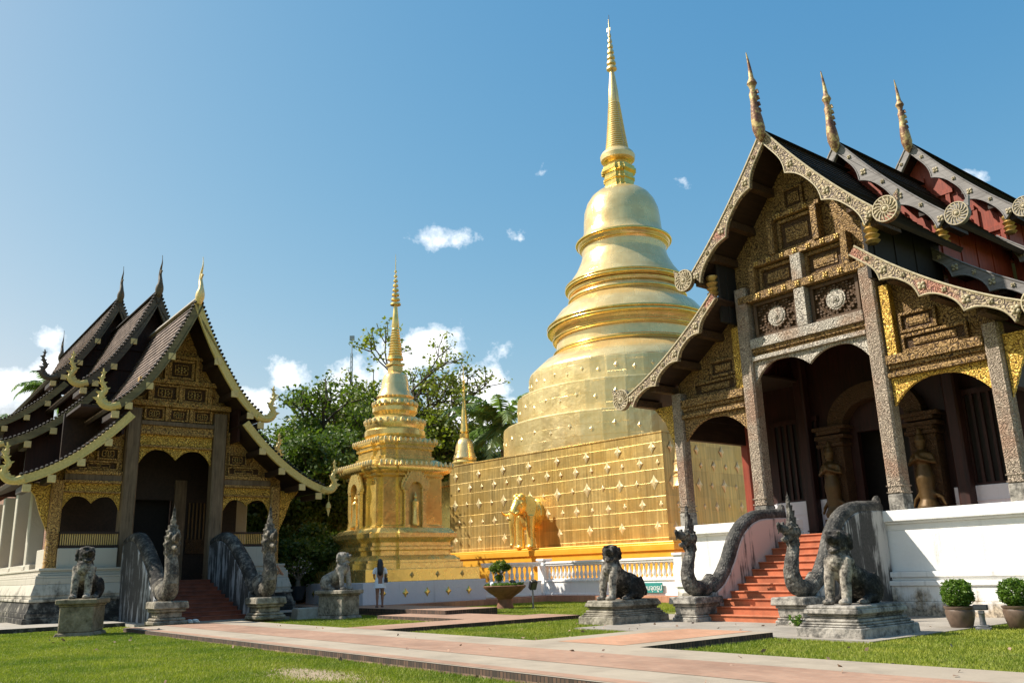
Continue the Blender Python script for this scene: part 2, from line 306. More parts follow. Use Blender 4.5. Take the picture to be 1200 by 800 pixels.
mk_plain('pot_brown', (0.13, 0.085, 0.058), .45, 0, 5, .35, .2)
mk_plain('black_metal', (0.018, 0.018, 0.02), .4, .3)
mk_plain('grey_metal', (0.16, 0.16, 0.165), .5, .5)
mk_plain('glass_lamp', (0.05, 0.055, 0.06), .12)
mk_plain('teal_paint', (0.035, 0.25, 0.225), .45, 0, 6, .12, .05)
mk_plain('white_paint', (0.82, 0.82, 0.80), .5, 0, 6, .04, .05)
mk_plain('skin', (0.40, 0.22, 0.145), .55, 0, 10, .06, .05)
mk_plain('skin_dark', (0.26, 0.135, 0.085), .55, 0, 10, .06, .05)
mk_plain('hair', (0.012, 0.009, 0.008), .45, 0, 30, .3, .3)
mk_plain('pale_dress', (0.78, 0.80, 0.83), .8, 0, 10, .06, .15)
mk_plain('tan_shirt', (0.42, 0.26, 0.14), .85, 0, 10, .1, .15)
mk_plain('dark_cloth', (0.03, 0.03, 0.035), .8, 0, 10, .1, .15)
mk_plain('bark', (0.075, 0.058, 0.042), .9, 0, 7, .4, .8)
mk_plain('bark_pale', (0.19, 0.16, 0.125), .9, 0, 7, .3, .8)
mk_plain('steel_far', (0.33, 0.36, 0.40), .6, .1)
mk_plain('weathered_red', (0.30, 0.095, 0.05), .8, 0, 4, .25, .3)
mk_plain('coping', (0.36, 0.17, 0.10), .8, 0, 4, .2, .3)
mk_plain('gravel', (0.30, 0.225, 0.14), .9, 0, 9, .35, .8)
mk_plain('moss_slab', (0.045, 0.042, 0.038), .9, 0, 4, .4, .5)
mk_plain('stucco_relief', (0.46, 0.38, 0.24), .65, 0, 10, .25, .3)
mk_plain('flower_white', (0.75, 0.68, 0.66), .7, 0, 10, .1, .1)
mk_plain('dry_leaf', (0.30, 0.19, 0.13), .7, 0, 10, .3, .1)
def mk_brickwork():
    m = NT('red_brick_wall'); x, y, z = m.sep()
    c, f = m.brick(m.comb(m.math('ADD', x, y), z, 0.0), 1, .24, .075, .01, (0.22, 0.085, 0.05), (0.34, 0.15, 0.09), (0.30, 0.25, 0.2))
    n = m.noise(3, 5, .65)
    MAT['brick'] = m.fin(m.mix(m.math('MULTIPLY', m.ramp(n, [(.4, 0.0), (.7, 1.0)]), .6), c, (0.11, 0.06, 0.04)), .85, 0, m.bump(f, -.4, .01))
mk_brickwork()
def mk_edge():                                          # brick edging: a row on end above a row lying flat, blackened
    m = NT('path_edging'); x, y, z = m.sep()
    r = m.math('ADD', x, y)
    c1, f1 = m.brick(m.comb(r, z, 0.0), 1, .075, .3, .009, (0.05, 0.032, 0.022), (0.15, 0.085, 0.055), (0.02, 0.016, 0.013), .0)
    c2, f2 = m.brick(m.comb(r, z, 0.0), 1, .24, .3, .014, (0.17, 0.095, 0.065), (0.33, 0.21, 0.15), (0.05, 0.04, 0.03), .0)
    k = m.math('GREATER_THAN', z, -.085)
    n = m.noise(4, 6, .7)
    c = m.mix(k, c2, c1)
    c = m.mix(m.math('MULTIPLY', m.ramp(n, [(.42, 0.0), (.66, 1.0)]), .7), c, (0.04, 0.032, 0.026))
    MAT['edging'] = m.fin(c, .9, 0, m.bump(m.mix(k, f2, f1), -.6, .015))
mk_edge()
def mk_paver(name, c1, c2, cm, bw, rh):
    m = NT(name); c, f = m.brick(m.vec((1, 1, 0)), 1, bw, rh, .006, c1, c2, cm)
    n = m.noise(1.2, 6, .65); n2 = m.noise(14, 4, .6)
    c = m.mix(m.math('MULTIPLY', m.ramp(n, [(.35, 0.0), (.7, 1.0)]), .5), c, tuple(.5*(a+b)*.82 for a, b in zip(c1, cm)))
    c = m.mix(m.math('MULTIPLY', m.ramp(n2, [(.55, 0.0), (.75, 1.0)]), .25), c, tuple(k*.6 for k in c1))
    st = m.noise(.55, 7, .72); c = m.mix(m.math('MULTIPLY', m.ramp(st, [(.48, 0.0), (.66, 1.0)]), .45), c, tuple(k*.42 for k in c1))
    MAT[name] = m.fin(c, .85, 0, m.bump(m.math('ADD', m.math('MULTIPLY', f, -1.0), m.math('MULTIPLY', n2, .3)), .3, .006), .3)
mk_paver('paver_pink', (0.37, 0.21, 0.14), (0.44, 0.265, 0.18), (0.32, 0.24, 0.18), .22, .09)
mk_paver('paver_grey', (0.375, 0.31, 0.235), (0.42, 0.35, 0.265), (0.35, 0.29, 0.22), .9, .6)
mk_paver('paver_orange', (0.50, 0.25, 0.145), (0.58, 0.31, 0.19), (0.40, 0.27, 0.19), .2, .09)
mk_paver('slab_grey', (0.34, 0.30, 0.25), (0.40, 0.355, 0.30), (0.14, 0.12, 0.10), 1.1, .8)
mk_paver('kerb_orange', (0.50, 0.22, 0.13), (0.58, 0.28, 0.17), (0.26, 0.13, 0.08), .3, .4)
def mk_ground():
    m = NT('lawn_soil'); n = m.noise(.5, 6, .65); n2 = m.noise(6, 5, .7)
    c = m.mix(m.ramp(n, [(.35, 0.0), (.65, 1.0)]), (0.115, 0.14, 0.022), (0.19, 0.19, 0.045))
    c = m.mix(m.ramp(n2, [(.52, 0.0), (.74, .5)]), c, (0.22, 0.18, 0.085))
    MAT['ground'] = m.fin(c, .95, 0, m.bump(n2, .6, .04), .15)
mk_ground()
def mk_leaf(name, c0, c1, trans=.35, rough=.5, scale=1.3):
    m = NT(name); n = m.noise(scale, 3, .6); n2 = m.noise(23, 1, .5)
    c = m.mix(m.ramp(m.math('ADD', m.math('MULTIPLY', n, .6), m.math('MULTIPLY', n2, .4)), [(.36, 0.0), (.64, 1.0)]), c0, c1)
    m.fin(c, rough, 0, None, .4)
    tr = m.n('ShaderNodeBsdfTranslucent'); m.nt.links.new(m.mix(1.0, c, (1.0, 1.25, .55), 'MULTIPLY'), tr.inputs['Color'])
    mx = m.n('ShaderNodeMixShader'); mx.inputs[0].default_value = trans
    m.nt.links.new(m.b.outputs[0], mx.inputs[1]); m.nt.links.new(tr.outputs[0], mx.inputs[2]); m.nt.links.new(mx.outputs[0], m.out.inputs['Surface'])
    MAT[name] = m.mat
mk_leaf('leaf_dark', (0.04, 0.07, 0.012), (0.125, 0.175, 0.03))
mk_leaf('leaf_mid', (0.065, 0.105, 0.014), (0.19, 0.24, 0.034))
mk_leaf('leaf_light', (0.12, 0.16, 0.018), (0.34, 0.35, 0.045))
mk_leaf('leaf_palm', (0.12, 0.19, 0.07), (0.24, 0.31, 0.12), .35, .4)
mk_leaf('leaf_topiary', (0.06, 0.125, 0.014), (0.17, 0.26, 0.035), .3, .45, 6)
def mk_grass():
    m = NT('grass_blade'); n = m.noise(.45, 5, .65); n2 = m.noise(2.6, 4, .7); n3 = m.noise(37, 1, .5)
    c = m.mix(m.ramp(n, [(.36, 0.0), (.62, 1.0)]), (0.17, 0.235, 0.022), (0.37, 0.38, 0.05))
    c = m.mix(m.ramp(n2, [(.55, 0.0), (.72, .75)]), c, (0.46, 0.40, 0.13)); c = m.mix(m.ramp(n3, [(.35, .45), (.6, 0.0)]), c, (0.11, 0.15, 0.02))
    m.fin(c, .6, 0, None, .3); tr = m.n('ShaderNodeBsdfTranslucent'); m.nt.links.new(m.mix(1.0, c, (1.0, 1.2, .5), 'MULTIPLY'), tr.inputs['Color'])
    mx = m.n('ShaderNodeMixShader'); mx.inputs[0].default_value = .3; m.nt.links.new(m.b.outputs[0], mx.inputs[1]); m.nt.links.new(tr.outputs[0], mx.inputs[2]); m.nt.links.new(mx.outputs[0], m.out.inputs['Surface']); MAT['grass_blade'] = m.mat
mk_grass()

def mk_weathered():                                     # old gilding flaked down to red lacquer
    m = NT('flaked_gilding'); n = m.noise(3.0, 5, .65); n2 = m.noise(14, 4, .6)
    c = m.ramp(m.math('ADD', m.math('MULTIPLY', n, .7), m.math('MULTIPLY', n2, .3)), [(.38, (0.10, 0.035, 0.022)), (.48, (0.24, 0.12, 0.06)), (.54, (0.50, 0.36, 0.14)), (.68, (0.62, 0.48, 0.22))])
    MAT['flaked_gold'] = m.fin(c, .55, .15, m.bump(n2, .6, .02))
mk_weathered()
# ------------------------------------------------------------------ mesh helpers
class MB:
    """collects faces and links them as ONE mesh object"""
    def __init__(s): s.v = []; s.f = []; s.mi = []; s.sm = []; s.uv = []; s.has_uv = False
    def add(s, vs, fs, mi=0, smooth=False, uvs=None):
        o = len(s.v); s.v += [tuple(p) for p in vs]
        for i, f in enumerate(fs):
            s.f.append([o+k for k in f]); s.mi.append(mi); s.sm.append(smooth); s.uv.append(uvs[i] if uvs else None)
        if uvs: s.has_uv = True
        return s
    def box(s, x0, x1, y0, y1, z0, z1, mi=0, tx=0.0, ty=0.0):
        a, b = tx, ty
        vs = [(x0, y0, z0), (x1, y0, z0), (x1, y1, z0), (x0, y1, z0), (x0+a, y0+b, z1), (x1-a, y0+b, z1), (x1-a, y1-b, z1), (x0+a, y1-b, z1)]
        return s.add(vs, [(3, 2, 1, 0), (4, 5, 6, 7), (0, 1, 5, 4), (1, 2, 6, 5), (2, 3, 7, 6), (3, 0, 4, 7)], mi)
    def prism(s, poly, d0, d1, axis='y', mi=0):
        """extrude a polygon: axis y -> poly in (x,z); axis x -> poly in (y,z); axis z -> poly in (x,y)"""
        n = len(poly)
        def P(p, d): return (p[0], d, p[1]) if axis == 'y' else ((d, p[0], p[1]) if axis == 'x' else (p[0], p[1], d))
        vs = [P(p, d0) for p in poly]+[P(p, d1) for p in poly]
        fs = [list(range(n)), list(range(2*n-1, n-1, -1))]+[(i, (i+1) % n, n+(i+1) % n, n+i) for i in range(n)]
        return s.add(vs, fs, mi)
    def lathe(s, prof, n=32, c=(0, 0), mi=0, smooth=True, plan=None, caps=True, z0=0.0):
        """revolve (r, z); with plan (unit outline points) the section is that outline scaled by r"""
        if plan is None: plan = [(math.cos(2*math.pi*i/n), math.sin(2*math.pi*i/n)) for i in range(n)]
        n = len(plan); vs = [(c[0]+r*p[0], c[1]+r*p[1], z0+z) for r, z in prof for p in plan]
        fs = [(k*n+i, k*n+(i+1) % n, (k+1)*n+(i+1) % n, (k+1)*n+i) for k in range(len(prof)-1) for i in range(n)]
        if caps: fs += [list(range(n-1, -1, -1)), [(len(prof)-1)*n+i for i in range(n)]]
        return s.add(vs, fs, mi, smooth)
    def tube(s, pts, rad, n=8, mi=0, smooth=True, flat=None):
        pts = [Vector(p) for p in pts]; m = len(pts)
        if isinstance(rad, (int, float)): rad = [rad]*m
        vs = []; t0 = (pts[1]-pts[0]).normalized()
        ref = Vector((0, 0, 1)) if abs(t0.z) < .9 else Vector((1, 0, 0))
        a = t0.cross(ref).normalized()
        for i, p in enumerate(pts):
            t = (pts[min(i+1, m-1)]-pts[max(i-1, 0)]).normalized()
            a = (a-t*a.dot(t)).normalized(); b = t.cross(a)
            for k in range(n):
                w = 2*math.pi*k/n
                q = p+(a*math.cos(w)+b*math.sin(w))*rad[i]
                vs.append(q)
        fs = [(i*n+k, i*n+(k+1) % n, (i+1)*n+(k+1) % n, (i+1)*n+k) for i in range(m-1) for k in range(n)]
        fs += [list(range(n-1, -1, -1)), [(m-1)*n+k for k in range(n)]]
        return s.add(vs, fs, mi, smooth)
    def ell(s, c, r, rot=None, nu=14, nv=9, mi=0):
        M = rot if rot is not None else Matrix.Identity(3); c = Vector(c); vs = []
        for j in range(1, nv):
            ph = math.pi*j/nv
            for i in range(nu):
                th = 2*math.pi*i/nu
                vs.append(c+M @ Vector((r[0]*math.sin(ph)*math.cos(th), r[1]*math.sin(ph)*math.sin(th), r[2]*math.cos(ph))))
        top = len(vs); vs.append(c+M @ Vector((0, 0, r[2]))); vs.append(c+M @ Vector((0, 0, -r[2])))
        fs = [(j*nu+i, (j+1)*nu+i, (j+1)*nu+(i+1) % nu, j*nu+(i+1) % nu) for j in range(nv-2) for i in range(nu)]
        fs += [(top, i, (i+1) % nu) for i in range(nu)]+[(top+1, (nv-2)*nu+(i+1) % nu, (nv-2)*nu+i) for i in range(nu)]
        return s.add(vs, fs, mi, True)
    def mesh(s, name, mats, sharp=40):
        me = bpy.data.meshes.new(name); me.from_pydata(s.v, [], s.f)
        for m in (mats if isinstance(mats, (list, tuple)) else [mats]): me.materials.append(MAT[m] if isinstance(m, str) else m)
        me.polygons.foreach_set('material_index', s.mi); me.polygons.foreach_set('use_smooth', s.sm)
        if s.has_uv:
            ul = me.uv_layers.new(name='uv')
            for p, u in zip(me.polygons, s.uv):
                if u:
                    for k, li in enumerate(p.loop_indices): ul.data[li].uv = u[k]
        bm = bmesh.new(); bm.from_mesh(me); bmesh.ops.recalc_face_normals(bm, faces=bm.faces); bm.to_mesh(me); bm.free()
        if any(s.sm): me.set_sharp_from_angle(angle=R(sharp))
        me.update(); return me
    def build(s, name, mats, parent=None, bevel=0.0, sharp=40, seg=1):
        return link(name, s.mesh(name, mats, sharp), parent, bevel, seg)
def link(name, me, parent=None, bevel=0.0, seg=1):
    o = bpy.data.objects.new(name, me); COL.objects.link(o)
    if parent is not None: o.parent = parent
    if bevel:
        b = o.modifiers.new('bevel', 'BEVEL'); b.width = bevel; b.segments = seg; b.limit_method = 'ANGLE'; b.angle_limit = R(50)
    return o
def tag(o, label, cat, group=None, kind=None):
    o['label'] = label; o['category'] = cat
    if group: o['group'] = group
    if kind: o['kind'] = kind
    return o
def thing(name, label, cat, loc=(0, 0, 0), rz=0.0, group=None):
    o = bpy.data.objects.new(name, None); COL.objects.link(o); o.empty_display_size = .2
    o.location = loc; o.rotation_euler = (0, 0, rz); return tag(o, label, cat, group)
def structure(o): o['kind'] = 'structure'; return o
def children(o): return [c for c in COL.objects if c.parent == o]
def copy_tree(o, parent=None):
    c = o.copy(); COL.objects.link(c); c.parent = parent
    for ch in children(o): copy_tree(ch, c)
    return c
def sculpt(mb, name, mats, voxel, smooth=4, disp=0.0, dscale=.15, dec=1.0):
    """melt overlapping solids into one continuous surface"""
    me = mb.mesh('tmp', mats); o = bpy.data.objects.new('tmp', me); COL.objects.link(o)
    r = o.modifiers.new('r', 'REMESH'); r.mode = 'VOXEL'; r.voxel_size = voxel; r.use_smooth_shade = True
    if smooth: q = o.modifiers.new('s', 'SMOOTH'); q.factor = .5; q.iterations = smooth
    if disp:
        t = bpy.data.textures.new('t', 'CLOUDS'); t.noise_scale = dscale; t.noise_depth = 3
        d = o.modifiers.new('d', 'DISPLACE'); d.texture = t; d.strength = disp; d.mid_level = .5; d.texture_coords = 'LOCAL'
    dg = bpy.context.evaluated_depsgraph_get(); dg.update()
    out = bpy.data.meshes.new_from_object(o.evaluated_get(dg)); out.name = name
    bpy.data.objects.remove(o); 
    if not out.materials:
        for m in (mats if isinstance(mats, (list, tuple)) else [mats]): out.materials.append(MAT[m])
    return out
def rotm(rx=0, ry=0, rz=0): return (Matrix.Rotation(rz, 3, 'Z') @ Matrix.Rotation(ry, 3, 'Y') @ Matrix.Rotation(rx, 3, 'X'))
def crv(pts, n=8):
    """Catmull-Rom through the points"""
    P = [Vector(p) for p in pts]; P = [P[0]*2-P[1]]+P+[P[-1]*2-P[-2]]; out = []
    for i in range(1, len(P)-2):
        for k in range(n):
            t = k/n; a, b, c, d = P[i-1:i+3]
            out.append(.5*((2*b)+(c-a)*t+(2*a-5*b+4*c-d)*t*t+(3*b-a-3*c+d)*t**3))
    out.append(P[-2]); return out
def lerp(a, b, t): return a+(b-a)*t
class Fr:
    def __init__(s, O, th): s.O = Vector((O[0], O[1], 0)); s.th = th; s.A = Vector((math.cos(th), math.sin(th), 0)); s.B = Vector((-math.sin(th), math.cos(th), 0))
    def w(s, u, v, z=0.0): return s.O+s.A*u+s.B*v+Vector((0, 0, z))
    def poly(s, pts): return [(s.w(u, v).x, s.w(u, v).y) for u, v in pts]
FR = Fr((8.08, 23.46), -0.9)        # right hall: x along its front, y into the hall
FL = Fr((-12.30, 31.96), 0.655)     # left hall
TH_S = -0.82; FS = Fr((7.18, 51.09), TH_S)      # great stupa
TH_M = -0.95; FM = Fr((-5.42, 38.9), TH_M)      # small stupa
# ------------------------------------------------------------------ ground, paths, paving (structure)
def sheet(name, polys, z0, z1, mats, mis=None):
    mb = MB()
    for i, p in enumerate(polys): mb.prism(p, z0, z1, 'z', 0 if mis is None else mis[i])
    return structure(mb.build(name, mats))
g = MB()
n = 60; ext = [-1500, -400, -150, -80]+[-60+3*i for i in range(46)]+[90, 150, 400, 1500]
for_v = [(x, y-20+40, -.12) for y in ext for x in ext]; w_ = len(ext)
g.add(for_v, [(j*w_+i, j*w_+i+1, (j+1)*w_+i+1, (j+1)*w_+i) for j in range(w_-1) for i in range(w_-1)])
structure(g.build('ground', 'ground'))
# the whole site is drawn in the frame of the right hall
def slab(name, u0, u1, v0, v1, z0, z1, top, side, edge=0.0, rot=FR):
    o = bpy.data.objects.new(name, None); bpy.data.objects.remove(o)
    mb = MB(); mb.box(u0, u1, v0, v1, z0, z1-.004, 0)
    mb.add([(u0, v0, z1), (u1, v0, z1), (u1, v1, z1), (u0, v1, z1)], [(0, 1, 2, 3)], 1)
    ob = mb.build(name, [side, top]); ob.location = rot.O; ob.rotation_euler = (0, 0, rot.th); return structure(ob)
def inlay(name, u0, u1, v0, v1, z, mat, rot=FR):
    mb = MB(); mb.add([(u0, v0, z), (u1, v0, z), (u1, v1, z), (u0, v1, z)], [(0, 1, 2, 3)]); ob = mb.build(name, mat)
    ob.location = rot.O; ob.rotation_euler = (0, 0, rot.th); return structure(ob)
slab('path', -13.9, 40, -13.72, -10.28, -.3, 0, 'paver_grey', 'edging')
inlay('path_brick_band', -13.9, 40, -12.62, -11.32, .004, 'paver_pink')
inlay('path_brick_border', -13.9, 40, -13.66, -13.42, .004, 'paver_pink')
slab('stair_path', .35, 3.0, -10.28, -6.75, -.3, 0.0, 'paver_grey', 'edging')
inlay('stair_path_brick_band', .95, 2.55, -10.24, -6.75, .004, 'paver_orange')
slab('stair_paving', -2.5, 4.95, -6.75, .6, -.3, -.085, 'slab_grey', 'slab_grey')
slab('cross_path', -7.1, -5.42, -10.28, -3.9, -.3, 0.0, 'paver_pink', 'edging')
slab('cross_path_branch', -12.0, -7.1, -6.6, -4.6, -.3, -.002, 'paver_pink', 'edging')
slab('stupa_walkway', -30, -9.9, -5.4, -3.4, -.3, .12, 'paver_pink', 'edging')
slab('side_paving', -4.5, -2.6, -4.3, -1.2, -.3, -.098, 'slab_grey', 'slab_grey')
slab('hall_apron', 5.3, 16, -1.1, .6, -.3, -.075, 'slab_grey', 'slab_grey')
# paving round the left hall
slab('hall_paving', -14, -2.2, -2.6, 3, -.3, .03, 'concrete', 'black_base', rot=FL)
slab('hall_paving_front', -2.2, 2.6, -4.2, 1, -.3, -.012, 'concrete', 'concrete', rot=FL)
slab('hall_side_paving', 2.2, 7.5, -2.2, 3, -.3, .05, 'concrete', 'black_base', rot=FL)
b = MB(); b.lathe([(0.9, -.118), (0.2, -.112)], 18, plan=[((1+.25*math.sin(3*a)+.15*math.sin(5*a+1))*math.cos(a)*1.7, (1+.2*math.sin(2*a+.5))*math.sin(a)*.7) for a in [2*math.pi*i/26 for i in range(26)]])
ob = b.build('bare_earth', 'gravel'); ob.location = FR.w(1.0, -15.0); ob.rotation_euler = (0, 0, -.9); structure(ob)
# ------------------------------------------------------------------ shared roof pieces
def slope(x0, z0, x1, z1, n=24, k=.22):
    return [(lerp(x0, x1, t), z0-(z0-z1)*((1-k)*t+k*(1-(1-t)**2))) for t in [i/n for i in range(n+1)]]
def resample(pts, step):
    P = [Vector((a, b)) for a, b in pts]; L = [0]
    for a, b in zip(P, P[1:]): L.append(L[-1]+(b-a).length)
    n = max(2, round(L[-1]/step)); out = []
    for i in range(n+1):
        s = L[-1]*i/n; j = max(k for k in range(len(L)) if L[k] <= s+1e-9); j = min(j, len(P)-2)
        t = (s-L[j])/(L[j+1]-L[j]); out.append((*P[j].lerp(P[j+1], t), s))
    return out
def normals(pts):
    out = []
    for i in range(len(pts)):
        a = pts[max(0, i-1)]; b = pts[min(len(pts)-1, i+1)]; dx, dz = b[0]-a[0], b[1]-a[1]; l = math.hypot(dx, dz); out.append((-dz/l, dx/l))
    if abs(pts[0][0]) < 1e-6: out[0] = (0.0, 1.0/max(.3, out[0][1]))         # mitre at the ridge
    return out                                             # points up and outwards for a slope that falls towards +x
def roof_side(name, pts, v0, v1, sgn, mats, parent, th=.12, row=.24, lift=.035):
    """tile courses lapping one another, with a plank soffit below"""
    P = resample(pts, row); N = normals(P); mb = MB()
    for i in range(len(P)-1):
        (xa, za, sa), (xb, zb, sb) = P[i], P[i+1]; na, nb_ = N[i], N[i+1]
        b = (xb+nb_[0]*lift, zb+nb_[1]*lift)
        wob = random.uniform(-.006, .006)
        q = [(sgn*xa, v0, za), (sgn*xa, v1, za), (sgn*b[0], v1, b[1]+wob), (sgn*b[0], v0, b[1]+wob)]
        mb.add(q, [(0, 1, 2, 3)], 0, False, [[(v0, sa), (v1, sa), (v1, sb), (v0, sb)]])
        r = [(sgn*b[0], v0, b[1]+wob), (sgn*b[0], v1, b[1]+wob), (sgn*xb, v1, zb), (sgn*xb, v0, zb)]
        mb.add(r, [(0, 1, 2, 3)], 0, False, [[(v0, sb), (v1, sb), (v1, sb+.01), (v0, sb+.01)]])
        d = [(sgn*(xa-na[0]*th), za-na[1]*th), (sgn*(xb-nb_[0]*th), zb-nb_[1]*th)]
        mb.add([(d[0][0], v0, d[0][1]), (d[0][0], v1, d[0][1]), (d[1][0], v1, d[1][1]), (d[1][0], v0, d[1][1])], [(0, 1, 2, 3)], 1)
        for v in (v0, v1): mb.add([(sgn*xa, v, za), (sgn*xb, v, zb), (d[1][0], v, d[1][1]), (d[0][0], v, d[0][1])], [(0, 1, 2, 3)], 1)
    (xb, zb, _), nb_ = P[-1], N[-1]
    e = (sgn*(xb-nb_[0]*th), zb-nb_[1]*th); mb.add([(sgn*xb, v0, zb), (sgn*xb, v1, zb), (e[0], v1, e[1]), (e[0], v0, e[1])], [(0, 1, 2, 3)], 1)
    (xb, zb, _), nb_ = P[0], N[0]
    e = (sgn*(xb-nb_[0]*th), zb-nb_[1]*th); mb.add([(sgn*xb, v0, zb), (sgn*xb, v1, zb), (e[0], v1, e[1]), (e[0], v0, e[1])], [(0, 1, 2, 3)], 1)
    return mb.build(name, mats, parent)
def flower(mb, x, z, y, s, mi):
    """four-petalled rosette standing proud of a board"""
    for dx, dz in ((1, 1), (1, -1), (-1, 1), (-1, -1)): mb.ell((x+dx*s*.5, y, z+dz*s*.5), (s*.5, .035, s*.5), None, 8, 5, mi)
    mb.ell((x, y-.02, z), (s*.34, .04, s*.34), None, 8, 5, mi)
def barge_cusped(name, pts, sgn, y0, y1, arcs, wmin, wmax, mats, parent, up=.06, ros=.12, rim=1):
    P = resample(pts, .07); N = normals(P); n = len(P)-1
    top = [(sgn*(p[0]+q[0]*up), p[1]+q[1]*up) for p, q in zip(P, N)]
    def w(t):
        f = (t*arcs) % 1.0
        if t > .999: f = 1.0
        return wmin+(wmax-wmin)*(abs(2*f-1)**2.6 if t > .5/arcs else 0)
    low = [(sgn*(p[0]-q[0]*w(i/n)), p[1]-q[1]*w(i/n)) for i, (p, q) in enumerate(zip(P, N))]
    mb = MB(); mb.prism(top+low[::-1], y0, y1, 'y', 0)
    if True:
        mb.tube([(a, y0-.004, b) for a, b in top], .028, 5, rim); mb.tube([(a, y0-.004, b) for a, b in low], .022, 5, rim)
    if ros:
        for k in range(1, arcs*2+1):
            t = min(.985, (k-.08)/(arcs*2)); i = int(t*n); big = (k % 2 == 0)
            c = ((top[i][0]+low[i][0])/2, (top[i][1]+low[i][1])/2)
            flower(mb, c[0], c[1], y0-.012, ros if big else ros*.62, 1)
    return mb.build(name, mats, parent)
def scroll_disc(x, z, y, r, sgn, mats, parent):
    """carved wheel that ends a bargeboard, with a flick at its top"""
    mb = MB(); c = 26
    pl = [(x+r*1.02*math.cos(2*math.pi*i/c), z+r*1.02*math.sin(2*math.pi*i/c)) for i in range(c)]
    mb.prism(pl, y, y+.13, 'y', 0)
    mb.prism([(x+sgn*r*.55, z+r*.7), (x+sgn*r*1.0, z+r*.35), (x+sgn*r*1.12, z+r*1.22)], y+.01, y+.12, 'y', 0)
    for rr in (.95, .30): mb.tube([(x+r*rr*math.cos(a), y-.006, z+r*rr*math.sin(a)) for a in [2*math.pi*i/24 for i in range(25)]], .02, 5, 1)
    for i in range(15):
        a = 2*math.pi*i/15
        mb.tube(crv([(x+r*q*math.cos(a+b), y-.008, z+r*q*math.sin(a+b)) for q, b in ((.38, 0), (.6, .10), (.78, .30), (.9, .34))], 3), [.016]*4+[.022]*3+[.016]*3, 5, 1)
    mb.ell((x, y-.01, z), (r*.2, .05, r*.2), None, 10, 6, 1)
    return mb.build('scroll_disc', mats, parent)
def arch_panel(mb, x0, x1, ztop, zs, zc, y0, y1, lobes=1, mi=0, dip=0.0):
    """board with a scalloped underside: zs at the springing, zc at the crown, lobes meeting in a pendant"""
    low = []
    for i in range(41):
        t = i/40; f = (t*lobes) % 1.0
        if lobes == 1: z = zs+(zc-zs)*(1-abs(2*f-1)**2.4)
        else:
            k = 0 if t < .5 else 1; f = t*2-k if t < 1 else 1.0
            base = (zs if (k == 0 and f < .5) or (k == 1 and f >= .5) else dip)
            z = base+(zc-base)*(1-abs(2*f-1)**2.4)
        low.append((lerp(x0, x1, t), z))
    mb.prism([(x0, ztop)]+low+[(x1, ztop)], y0, y1, 'y', mi); return low
def carved_panel(parent, x0, x1, z0, z1, y, mats, fw=.07, deep=.07, motif='flower'):
    mb = MB()
    mb.box(x0, x1, y, y+deep+.03, z0, z0+fw, 0); mb.box(x0, x1, y, y+deep+.03, z1-fw, z1, 0)
    mb.box(x0, x0+fw, y+.002, y+deep+.028, z0+fw, z1-fw, 0); mb.box(x1-fw, x1, y+.002, y+deep+.028, z0+fw, z1-fw, 0)
    mb.box(x0+fw, x1-fw, y+deep, y+deep+.03, z0+fw, z1-fw, 1)
    cx, cz = (x0+x1)/2, (z0+z1)/2; a, b = (x1-x0)/2-fw, (z1-z0)/2-fw
    if motif == 'flower':
        q = .62
        for s in (-1, 1):
            mb.box(cx-a*q, cx+a*q, y+deep-.035, y+deep, cz+s*b*q-.018, cz+s*b*q+.018, 0); mb.box(cx+s*a*q-.018, cx+s*a*q+.018, y+deep-.033, y+deep, cz-b*q+.02, cz+b*q-.02, 0)
        for i in range(8):
            t = 2*math.pi*i/8; r = min(a, b)*.36
            mb.ell((cx+r*1.15*math.cos(t)*min(1.5, a/b), y+deep-.012, cz+r*math.sin(t)), (r*.55, .03, r*.34), rotm(0, -t, 0), 8, 5, 2)
        mb.ell((cx, y+deep-.02, cz), (min(a, b)*.2, .04, min(a, b)*.2), None, 8, 5, 2)
    elif motif == 'medallion':
        r = min(a, b)*.66
        for q, h in ((1.0, .05), (.80, .075), (.60, .06), (.40, .09), (.2, .12)):
            pl = [(cx+r*q*math.cos(2*math.pi*i/28), cz+r*q*math.sin(2*math.pi*i/28)) for i in range(28)]
            mb.prism(pl, y+deep-h, y+deep, 'y', 2)
        s = min(a, b)/6.4
        for i in range(-6, 7):
            for j in range(-5, 6):
                d = math.hypot(i*a/6, j*b/5); k = abs(i)+abs(j)
                if d > r*1.12 and (k % 4 in (0, 1)) and abs(i) < 6.5: mb.box(cx+i*a/6.6-s*.56, cx+i*a/6.6+s*.56, y+deep-.06, y+deep, cz+j*b/5.6-s*.42, cz+j*b/5.6+s*.42, 0)
    elif motif == 'frame':
        mb.box(cx-a*.72, cx+a*.72, y+deep-.03, y+deep, cz-b*.58, cz+b*.58, 0); mb.box(cx-a*.55, cx+a*.55, y+deep-.05, y+deep-.03, cz-b*.36, cz+b*.36, 2)
    return mb.build('carved_panel', mats, parent, .008)
